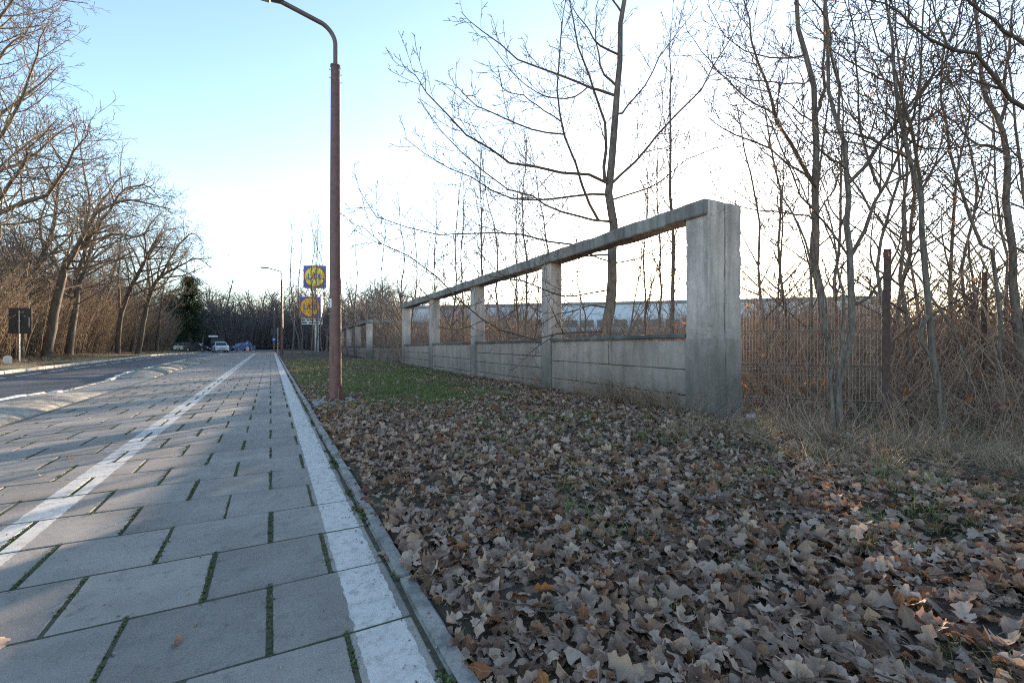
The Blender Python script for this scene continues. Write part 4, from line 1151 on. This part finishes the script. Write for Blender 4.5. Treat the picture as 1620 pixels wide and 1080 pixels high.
pl = at(268, 545, 90); pine('smaller dark pine half hidden behind bare oaks beside the larger pine', (pl.x, pl.y, zt(pl.y)), 11.0, 8)

# ------------------------------------------------------------------ scattered ground cover (stuff)
def shapes(name, meshes, mat):
    c = bpy.data.collections.new(name)
    for i, me in enumerate(meshes):
        me.materials.clear(); me.materials.append(M[mat]) if isinstance(mat, str) else [me.materials.append(M[m_]) for m_ in mat]
        o = bpy.data.objects.new('%s.%03d' % (name, i), me); c.objects.link(o)
    return c
def scatter(name, coll, pos, rot, scl, idx, parent=None, kind='stuff'):
    me = bpy.data.meshes.new(name); n = len(pos)
    me.vertices.add(n); me.vertices.foreach_set('co', np.asarray(pos, np.float32).ravel())
    for nm, ty, key, arr in (('rot', 'FLOAT_VECTOR', 'vector', rot), ('scl', 'FLOAT', 'value', scl), ('idx', 'INT', 'value', idx)):
        a = me.attributes.new(nm, ty, 'POINT'); a.data.foreach_set(key, np.asarray(arr, np.int32 if ty == 'INT' else np.float32).ravel())
    o = obj(name, me, None, parent)
    ng = bpy.data.node_groups.new(name, 'GeometryNodeTree')
    ng.interface.new_socket('Geometry', in_out='INPUT', socket_type='NodeSocketGeometry'); ng.interface.new_socket('Geometry', in_out='OUTPUT', socket_type='NodeSocketGeometry')
    N, L = ng.nodes, ng.links
    gi, go = N.new('NodeGroupInput'), N.new('NodeGroupOutput')
    ci = N.new('GeometryNodeCollectionInfo'); ci.inputs['Collection'].default_value = coll; ci.inputs['Separate Children'].default_value = True; ci.inputs['Reset Children'].default_value = True
    ip = N.new('GeometryNodeInstanceOnPoints'); ip.inputs['Pick Instance'].default_value = True
    def attr(nm, ty):
        a = N.new('GeometryNodeInputNamedAttribute'); a.data_type = ty; a.inputs['Name'].default_value = nm; return a.outputs['Attribute']
    er = N.new('FunctionNodeEulerToRotation'); L.new(attr('rot', 'FLOAT_VECTOR'), er.inputs[0])
    L.new(gi.outputs[0], ip.inputs['Points']); L.new(ci.outputs[0], ip.inputs['Instance']); L.new(attr('idx', 'INT'), ip.inputs['Instance Index'])
    L.new(er.outputs[0], ip.inputs['Rotation']); L.new(attr('scl', 'FLOAT'), ip.inputs['Scale']); L.new(ip.outputs[0], go.inputs[0])
    md = o.modifiers.new('scatter', 'NODES'); md.node_group = ng
    if kind: tag(o, kind=kind)
    return o

# brush: many-stemmed bare shrubs
P_BR = dict(max=3, rmin=.004, dens=[0, 2.6, 3.5, 4], t0=[0, .25, .15, .1], ang=[0, 32, 40, 42], lr=[0, .40, .4, .4], lmax=[0, 1.3, .5, .25], lmin=[0, .25, .12, .08],
            wob=[.05, .16, .18, .2], up=[.03, .03, .02, .02], thick=[0, .008, .008, .008])
def brush_mesh(seed, h, stems, rad, lean=.25, mx=2, rmin=.0045, leaf=0):
    T = Tree(dict(P_BR, max=mx, rmin=rmin), seed); g = random.Random(seed)
    for i in range(stems):
        a = g.uniform(0, 6.28); r_ = rad * math.sqrt(g.random()); p = np.array((r_ * math.cos(a), r_ * math.sin(a), -.15)); hh = h * g.uniform(.45, 1.0)
        l = np.array((math.cos(a) * lean + g.gauss(0, .12), math.sin(a) * lean + g.gauss(0, .12), 0)) * hh
        pp = [p, p + l * .25 + np.array((0, 0, hh * .4)), p + l * .6 + np.array((g.gauss(0, .08), g.gauss(0, .08), hh * .75)), p + l + np.array((0, 0, hh))]
        T.limb(pp, .006 + hh * .0035 * g.uniform(.5, 1.3), rmin, 1)
    me = T.mesh('brush', range(6))
    if leaf:
        lm = T.leaves('l', leaf, .10)
        if lm:
            nv = len(me.vertices); V = np.zeros(nv * 3, np.float32); me.vertices.foreach_get('co', V); F = np.zeros(len(me.loops), np.int32); me.loops.foreach_get('vertex_index', F)
            V2 = np.zeros(len(lm.vertices) * 3, np.float32); lm.vertices.foreach_get('co', V2); F2 = np.zeros(len(lm.loops), np.int32); lm.loops.foreach_get('vertex_index', F2)
            m2 = np_mesh('brush', np.concatenate([V, V2]).reshape(-1, 3), np.concatenate([F, F2 + nv]).reshape(-1, 4))
            mi = np.zeros(len(m2.polygons), np.int32); mi[len(me.polygons):] = 1
            m2.materials.append(M['brush']); m2.materials.append(M['hangleaf']); m2.polygons.foreach_set('material_index', mi); me = m2
    return me
def brush_coll(name, mats, specs):
    c = bpy.data.collections.new(name)
    for i, sp in enumerate(specs):
        me = brush_mesh(*sp[:4], **sp[4])
        if len(me.materials) == 0: me.materials.append(M[mats])
        else: me.materials[0] = M[mats]
        o = bpy.data.objects.new('%s.%03d' % (name, i), me); c.objects.link(o)
    return c
C_LEFT = brush_coll('left_brush', 'brush', [(500 + i, 6.2, 22, 1.5, dict(rmin=.008, lean=.36, mx=3)) for i in range(4)])
C_RIGHT = brush_coll('right_brush', 'brushred', [(520 + i, 3.0, 11, .9, dict(rmin=.0042, leaf=(.01, .06, .0, .14)[i], lean=.55, mx=3)) for i in range(4)])
C_FAR = brush_coll('far_brush', 'brushdark', [(540 + i, 9.0, 60, 2.2, dict(rmin=.018, lean=.12)) for i in range(3)])
C_LOW = brush_coll('low_brush', 'brushred', [(560 + i, 1.3, 22, .5, dict(rmin=.0028, leaf=(.05, .0, .2)[i], lean=.7)) for i in range(3)])

def place(region, n, seed, zfun=None, smin=.75, smax=1.25, nidx=4, tilt=.08, cull=True, m=500):
    g = random.Random(seed); pos, rot, scl, idx = [], [], [], []; tries = 0
    while len(pos) < n and tries < n * 40:
        tries += 1
        r_ = region(g)
        if r_ is None: continue
        x, y, s_ = r_
        if cull and not seen(x, y, 1.5, m): continue
        pos.append((x, y, (zfun or gz)(x, y))); rot.append((g.gauss(0, tilt), g.gauss(0, tilt), g.uniform(0, 6.28))); scl.append(s_ * g.uniform(smin, smax)); idx.append(g.randrange(nidx))
    return pos, rot, scl, idx
def reg_left(g):
    y = g.uniform(12, 95); x = -15.6 - abs(g.gauss(0, 5.0)); return (x, y, .8 + .2 * sstep(-14, -18, x))
scatter('woodland_thicket', C_LEFT, *place(reg_left, 760, 1))
def reg_right(g):
    # behind the concrete fence; plants stay low near it, taller farther off
    x = 7.7 + abs(g.gauss(0, 16)); y = g.uniform(7, 80)
    if x < 8.6 and y < 12: return None
    s_ = min(1.6, (x + 3) * .182 * .56 / 3.0)
    if x < 13 and g.random() < .35: return None
    return (x, y, s_)
scatter('fence_thicket', C_RIGHT, *place(reg_right, 1150, 2))
def reg_right2(g):
    x = g.uniform(8.6, 26); y = g.uniform(-2, 9)
    if y > 4.5 + x * .55: return None
    if 9.5 < x < 15.2 and abs(y - x * .287) < .55: return None
    s_ = (.7 if y > 1.5 else .85) * g.choice((.8, 1, 1, 1.5))
    if x < 10 and y < 5: s_ = .30
    return (x, y, s_)
scatter('verge_thicket', C_RIGHT, *place(reg_right2, 200, 3))
def reg_screen(g):
    # taller thin growth up the road, north of the sun
    x = g.uniform(9, 40); y = g.uniform(20, 75)
    if x / y > .62: return None
    return (x, y, 1.25 + .5 * g.random())
scatter('sapling_thicket', C_RIGHT, *place(reg_screen, 330, 14))
def reg_yard(g):
    return (g.uniform(21, 42), g.uniform(8, 50), 1.25)
scatter('yard_screen', C_RIGHT, *place(reg_yard, 330, 24))
def reg_right3(g):
    x = g.uniform(14, 46); y = g.uniform(0, 34); az = math.degrees(math.atan2(x, y))
    if az < 53: return None
    return (x, y, g.choice((.8, 1.1, 1.5)))
scatter('yard_thicket', C_RIGHT, *place(reg_right3, 460, 4))
def reg_far(g):
    x = g.uniform(-75, 26); y = g.uniform(120, 150) + max(0, x) * -.9; return (x, y, 1)
scatter('woodland_brush', C_FAR, *place(reg_far, 330, 5, lambda x, y: -.3, nidx=3))
def reg_low(g):
    x = g.uniform(6.9, 12); y = g.uniform(.6, 6.2)
    if x < 9.3 and x + .84 * y < 12.5: return (x, y, .35) if g.random() < .15 else None
    return (x, y, .8)
def reg_low2(g):
    x, y = g.uniform(5.8, 9), g.uniform(.8, 4.4); return (x, y, .42)
scatter('bramble', C_LOW, *[p + q for p, q in zip(place(reg_low, 70, 6, nidx=3, tilt=.35), place(reg_low2, 34, 26, None, .6, 1.3, 3, .8))])
def reg_foot(g):   # dry stems along the foot of the fence
    return (6.42 - abs(g.gauss(0, .06)), 5.2 + abs(g.gauss(0, 3.2)), .42)
scatter('dry_stems', C_LOW, *place(reg_foot, 24, 16, nidx=3, tilt=.2))

# far wood that reads as one mass
C_WOOD = bpy.data.collections.new('wood_shapes')
for i, t in enumerate(pt):
    ms = [c.data for c in t.children]
    nv = 0; Vs, Fs = [], []
    for me in ms:
        V = np.zeros(len(me.vertices) * 3, np.float32); me.vertices.foreach_get('co', V); F = np.zeros(len(me.loops), np.int32); me.loops.foreach_get('vertex_index', F)
        Vs.append(V.reshape(-1, 3)); Fs.append(F.reshape(-1, 4) + nv); nv += len(me.vertices)
    V = np.vstack(Vs); me = np_mesh('wood', V, np.vstack(Fs)); me.materials.append(M['brushdark'])
    o = bpy.data.objects.new('wood_shapes.%03d' % i, me); C_WOOD.objects.link(o)
def reg_wood(g):
    x = g.uniform(-85, 30); y = g.uniform(118, 150) + max(0, x) * -.8; return (x, y, 1)
def reg_wood2(g):
    x = -18 - abs(g.gauss(0, 14)); y = g.uniform(30, 112); return (x, y, .82)
def reg_wood3(g):
    x = g.uniform(10, 60); y = g.uniform(58, 105)
    return (x, y, .62) if x / y < .55 else None
a_ = place(reg_wood, 210, 7, lambda x, y: -.4, .85, 1.25, 3, .04); b_ = place(reg_wood2, 110, 8, None, .8, 1.1, 3, .05)
c_ = place(reg_wood3, 60, 9, lambda x, y: -.4, .75, 1.15, 3, .04)
a_ = [p + q for p, q in zip(a_, c_)]
scatter('far_woodland', C_WOOD, *[p + q for p, q in zip(a_, b_)])

# fallen oak leaves
def leaf_mesh(seed):
    g = random.Random(seed); n = 15; L_ = .145 * g.uniform(.8, 1.15); wmax = L_ * g.uniform(.27, .36)
    curl, cup, twist = g.uniform(-2.5, 3.2), g.uniform(-.8, 1.2), g.uniform(-1.8, 1.8); V, F = [], []
    lob = g.uniform(.28, .5); red = g.random() < .45
    nl = g.choice((2.6, 3.1, 3.6)); ph = g.uniform(-.6, .6); bend = g.uniform(-4, 4)
    if seed % 3 == 2: lob = g.uniform(.02, .10); wmax *= .8; L_ *= .66
    for i in range(n):
        t = i / (n - 1); env = math.sin(math.pi * (.03 + .97 * t) ** .85) ** .65 * (.55 + .6 * t)
        lobe = math.cos(2 * math.pi * nl * t + ph + math.pi)
        w = wmax * env * (1 + lob * (lobe if not red else (abs(lobe) ** .7) * (1 if lobe > 0 else -1))) + (.0015 if i < n - 1 else 0)
        y = (t - .45) * L_; zc = curl * (y ** 2) * 2.6 + .012 * math.sin(t * bend * 2)
        for s_ in (-1, 0, 1):
            ww = s_ * w * g.uniform(.86, 1.12); a = twist * (t - .5)
            z = zc + cup * abs(ww) * (.5 + 6 * abs(ww)) + g.gauss(0, .003) + ww * a
            V.append((ww * (1 - .25 * abs(cup) * abs(ww) / wmax), y + (L_ * .06 if s_ else 0), z))
    for i in range(n - 1):
        for k in (0, 1): F.append((i * 3 + k, i * 3 + k + 1, i * 3 + k + 4, i * 3 + k + 3))
    b = len(V); V += [(-.0014, -.45 * L_ - .03, curl * .004), (.0014, -.45 * L_ - .03, curl * .004), (.0018, -.44 * L_, 0), (-.0018, -.44 * L_, 0)]; F.append((b, b + 1, b + 2, b + 3))
    return np_mesh('oak_leaf', np.array(V), np.array(F), True)
LEAVES = [leaf_mesh(900 + i) for i in range(24)]
C_LEAF = shapes('leaf_shapes', LEAVES, 'leaf')
def in_patch(x, y):
    """how grassy the verge is here, 0 to 1"""
    if x < .8 or x > 7: return 0
    e = math.exp(-(((x - 3.1) / 1.8) ** 2 + ((y - 11.8) / 3.0) ** 2) * 1.0) * 2.2 + (.75 * sstep(13.5, 16, y)) + .9 * math.exp(-(((x - 3.0) / .3) ** 2 + ((y - 6.4) / .55) ** 2)) + .8 * math.exp(-(((x - 4.4) / .6) ** 2 + ((y - 6.0) / .6) ** 2))
    return max(0, min(1, e * (.75 + .8 * noise.noise((x * 1.3, y * 1.3, 9)))))
g = random.Random(77); lp = []
def leaf_density(x, y, d):
    a = .8 + .2 * sstep(.70, .95, x)
    if x > 6.7: a *= .5
    return a * (1 - .9 * in_patch(x, y)) * max(.0, .62 + .75 * noise.noise((x * .9, y * .9, 2)) + .25 if d > 3 else 1)
for (x0, x1, y0, y1, dens) in ((.705, 5.5, -.6, 3.2, 620), (.705, 6.6, 3.2, 9, 420), (5.5, 9.5, -1.5, 5.0, 260), (.74, 6.5, 9, 15, 220), (.76, 6.4, 15, 34, 90)):
    for _ in range(int((x1 - x0) * (y1 - y0) * dens)):
        x, y = g.uniform(x0, x1), g.uniform(y0, y1); d = x * SA + y * CA
        if d < .5 or not seen(x, y, 0, 320) or g.random() > leaf_density(x, y, d): continue
        if abs(x - LX + .05) < .52 and abs(y - LY) < .54 and g.random() < .6: continue
        up = g.random() < .13
        lp.append((d, (x, y, gz(x, y) + .004 + .05 * g.random() ** 1.3 + (.015 if up else 0)), (g.gauss(0, .8 if up else .24) + (math.pi if g.random() < .45 else 0), g.gauss(0, .8 if up else .24), g.uniform(0, 6.28)), g.choice((.25, .35, .45, .55, .62, .7, .78, .85, .95, 1.05)), g.randrange(24)))
# a few strays on the slabs and in the mossy gap
for _ in range(120):
    x, y = g.choice((.61, .66, .70, .72, .68, g.uniform(-3.4, .5))), g.uniform(1.5, 26)
    lp.append((99, (x, y, .012 + zt(y)), (g.gauss(0, .15), g.gauss(0, .15), g.uniform(0, 6.28)), g.uniform(.3, .8), g.randrange(24)))
def onscreen(p):
    d = p[0] * SA + p[1] * CA
    if d < .6: return False
    px = 810 + FPX * (p[0] * CA - p[1] * SA) / d; py = HYP - FPX * (p[2] - CAM_H) / d
    return 0 < px < 1620 and py < 1075
top = sorted([l for l in lp if onscreen(l[1]) and l[1][2] - gz(l[1][0], l[1][1]) > .022], key=lambda l: l[0])[:300]
ids = set(id(l) for l in top)
rest_l = [l for l in lp if id(l) not in ids]
litter = scatter('leaf_litter', C_LEAF, [l[1] for l in rest_l], [l[2] for l in rest_l], [l[3] for l in rest_l], [l[4] for l in rest_l])
for l in top:
    o = obj('oak_leaf', LEAVES[l[4]], None, litter, l[1], l[2]); o.scale = (l[3],) * 3

def stick_mesh(seed):
    T = Tree(dict(P_BR, max=2, rmin=.0018), seed); gg = random.Random(seed); l = gg.uniform(.2, .55)
    T.limb([np.array((-l / 2, 0, .01)), np.array((-l * .15, gg.uniform(-.03, .03), .02)), np.array((l * .2, gg.uniform(-.03, .03), .015)), np.array((l / 2, gg.uniform(-.04, .04), .02))], .005, .002, 1)
    return T.mesh('stick', range(6))
C_STICK = shapes('stick_shapes', [stick_mesh(80 + i) for i in range(4)], 'twig')
def reg_stick(g):
    x, y = g.uniform(.9, 7.5), g.uniform(.5, 13); return (x, y, 1)
scatter('twig_litter', C_STICK, *place(reg_stick, 260, 36, lambda x, y: gz(x, y) + .045, .5, 1.3, 4, .12))

# grass
def tuft(seed, n, h, spread, w, droop):
    g = random.Random(seed); V, F = [], []
    for i in range(n):
        a = g.uniform(0, 6.28); r_ = spread * math.sqrt(g.random()) * .5; p = Vector((r_ * math.cos(a), r_ * math.sin(a), 0)); a2 = a + g.gauss(0, .7)
        d = Vector((math.cos(a2), math.sin(a2), 0)); sd_ = Vector((-d.y, d.x, 0)); hh = h * g.uniform(.45, 1.1); dr = droop * g.uniform(.4, 1.4); b = len(V); m = 4
        for k in range(m + 1):
            t = k / m; c = p + d * (hh * dr * t * t) + Vector((0, 0, hh * (t - .45 * dr * t * t))); ww = w * (1 - t) ** .7 * .5 + .0003
            V += [tuple(c - sd_ * ww), tuple(c + sd_ * ww)]
        for k in range(m): F.append((b + 2 * k, b + 2 * k + 1, b + 2 * k + 3, b + 2 * k + 2))
    return np_mesh('tuft', np.array(V), np.array(F), False)
C_GRASS = shapes('grass_shapes', [tuft(i, 16, .13, .12, .0055, .8) for i in range(4)], 'grass')
C_STRAW = shapes('straw_shapes', [tuft(20 + i, 18, .42, .22, .0042, 1.1) for i in range(4)], 'straw')
C_FARG = shapes('far_grass_shapes', [tuft(40 + i, 16, .22, .35, .02, .8) for i in range(3)], 'straw')
def reg_grass(g):
    x, y = g.uniform(.8, 6.4), g.uniform(1, 34)
    if abs(x - LX) < .5 and abs(y - LY) < .52: return None
    return (x, y, .8) if g.random() < in_patch(x, y) ** 1.4 * (1 if y < 20 else .7) else None
def reg_sprig(g):
    x, y = g.uniform(1.6, 8), g.uniform(.4, 6.5)
    if x > 5.6 and g.random() < .85: return None
    return (x, y, 1.0 + .12 * max(0, x - 3)) if noise.noise((x * 1.7, y * 1.7, 30)) > .05 and g.random() < .25 + x * .1 else None
ga = place(reg_grass, 12000, 31, None, .6, 1.3, 4, .15); gb = place(reg_sprig, 230, 32, None, .4, 1.4, 4, .2)
scatter('grass', C_GRASS, *[p + q for p, q in zip(ga, gb)])
def reg_straw(g):
    x, y = g.uniform(4.4, 11), g.uniform(.2, 5.4)
    if x < 7.8 and y > 4.7 or (x < 9.3 and y > 2.6 and g.random() < .4): return None
    w = sstep(4.6, 7.0, x + .35 * y - .6)
    return (x, y, (.55 + .5 * w) * (.55 if y > 2.6 and x < 9.3 else 1)) if g.random() < w * (.5 + .9 * max(0, noise.noise((x * .9, y * .9, 14)) + .3)) else None
def reg_behind(g):
    x, y = 6.98 + abs(g.gauss(0, .3)), 5.9 + abs(g.gauss(0, 6)); return (x, y, 2.2)
def reg_spill(g):
    x, y = g.uniform(4.3, 9.2), g.uniform(.8, 4.6)
    w = sstep(4.5, 6.2, x + .25 * (y - 1.5)) * (.35 + 1.3 * max(0, noise.noise((x * 1.4, y * 1.4, 22)) + .35))
    return (x, y, .62) if g.random() < w else None
sp_ = place(reg_spill, 900, 41, lambda x, y: gz(x, y) + .03, .45, 1.35, 4, .85)
sa = place(reg_straw, 700, 33, None, .5, 1.4, 4, .45); sb = place(reg_behind, 120, 34, None, .8, 1.25, 4, .2)
scatter('dry_grass', C_STRAW, *[p + q + r for p, q, r in zip(sa, sb, sp_)])
def reg_verge(g):
    x, y = g.uniform(-14.2, -10.3), g.uniform(14, 90); return (x, y, .55 + .6 * sstep(-12, -14, x)) if g.random() < .35 + .6 * sstep(-11, -13.4, x) else None
scatter('verge_grass', C_FARG, *place(reg_verge, 2600, 35, None, .5, 1.2, 3, .2))

# moss and weeds in the joints
def moss_mesh(seed):
    g = random.Random(seed); V, F = [], []
    for i in range(26):
        c = Vector((g.gauss(0, .010), g.uniform(-.05, .05), g.uniform(-.004, .006))); e = Euler((g.uniform(-1, 1), g.uniform(-1, 1), g.uniform(0, 6.28))).to_matrix(); s_ = g.uniform(.004, .011); b = len(V)
        for q in ((-1, 0, 0), (0, -.6, .3), (1, 0, 0), (0, .6, .3)): V.append(tuple(c + e @ (Vector(q) * s_)))
        F.append((b, b + 1, b + 2, b + 3))
    return np_mesh('moss', np.array(V), np.array(F), False)
C_MOSS = shapes('moss_shapes', [moss_mesh(i) for i in range(4)], 'moss')
mp = []
g = random.Random(55)
for x, y, hf in slots:
    d = x * SA + y * CA
    if d > 16 or not seen(x, y, 0, 100): continue
    xr = x + (.15 if hf else .30)
    if xr > .5: continue
    amount = .75 + 1.1 * noise.noise((x * 3.1, y * 2.3, 3))
    for k in range(9):
        if g.random() < amount: mp.append(((xr + g.gauss(0, .002), y - .29 + .58 * k / 8, zt(y) - .003 + g.uniform(-.004, .004)), (0, 0, g.uniform(-.1, .1)), g.uniform(.6, 1.1), g.randrange(4)))
for k in range(420):
    y = 1 + 20 * g.random() ** 1.5
    if noise.noise((0, y * 1.2, 8)) >  .0: mp.append(((.607 + g.gauss(0, .012), y, -.004 + g.uniform(-.003, .008)), (0, 0, g.uniform(-.5, .5)), g.uniform(.7, 2.0), g.randrange(4)))
scatter('moss', C_MOSS, [m_[0] for m_ in mp], [m_[1] for m_ in mp], [m_[2] for m_ in mp], [m_[3] for m_ in mp])

gr = random.Random(91); gp = []
for k in range(1500):
    y = 1 + 14 * gr.random() ** 1.6; x = gr.uniform(-3.6, .6) if gr.random() < .6 else .55 + gr.gauss(0, .05)
    gp.append(((x, y, zt(y) + .003), (gr.uniform(0, 6), gr.uniform(0, 6), gr.uniform(0, 6)), gr.choice((.3, .4, .6, 1.0)), gr.randrange(3)))
def crumb_mesh(seed):
    q = random.Random(seed); bm = bmesh.new(); bmesh.ops.create_icosphere(bm, subdivisions=1, radius=.006)
    for v in bm.verts: v.co = Vector((v.co.x * q.uniform(.7, 1.6), v.co.y * q.uniform(.6, 1.2), v.co.z * q.uniform(.3, .8)))
    me = bpy.data.meshes.new('crumb'); bm.to_mesh(me); bm.free(); return me
C_GRIT = shapes('grit_shapes', [crumb_mesh(i) for i in range(3)], 'leaf')
scatter('grit', C_GRIT, *[[q[i] for q in gp] for i in range(4)])
# litter by the thicket and a molehill on the verge
lt = at(1353, 691, 6.6); lt.z = gz(lt.x, lt.y) + .10
tag(MB().bbox((0, 0, 0), (.26, .17, .018), .004).build('card_scrap', M['card'], None, False, lt, (R(28), R(-12), R(40))), 'pale flattened card scrap lying in dry grass below the rusty post', 'litter')
lt = at(1375, 686, 6.9); lt.z = gz(lt.x, lt.y) + .09
tag(MB().bbox((0, 0, 0), (.22, .10, .016), .004).build('card_scrap', M['card'], None, False, lt, (R(10), R(8), R(10))), 'smaller pale card strip just behind the flattened card scrap', 'litter')
lt = at(1280, 682, 6.7); lt.z = gz(lt.x, lt.y) + .07
mb = MB(); mb.tube([(-.14, 0, 0), (-.05, .02, .01), (.05, -.01, .02), (.12, .02, 0)], [.012, .045, .04, .01], 8); mb.build('plastic_wrapper', M['red'], None, True, lt, (0, 0, R(20)))
tag(bpy.data.objects['plastic_wrapper'], 'crumpled pink red plastic wrapper in the dry grass near the end pillar', 'litter')
lt = at(1187, 640, 7.6); lt.z = gz(lt.x, lt.y) + .12
tag(MB().tube([(-.07, 0, -.03), (-.03, .02, .02), (.04, -.02, .03), (.08, .01, -.01)], [.02, .055, .05, .015], 8).build('plastic_bag', M['card'], None, True, lt), 'small crumpled white plastic bag against the mesh beside the end pillar', 'litter')
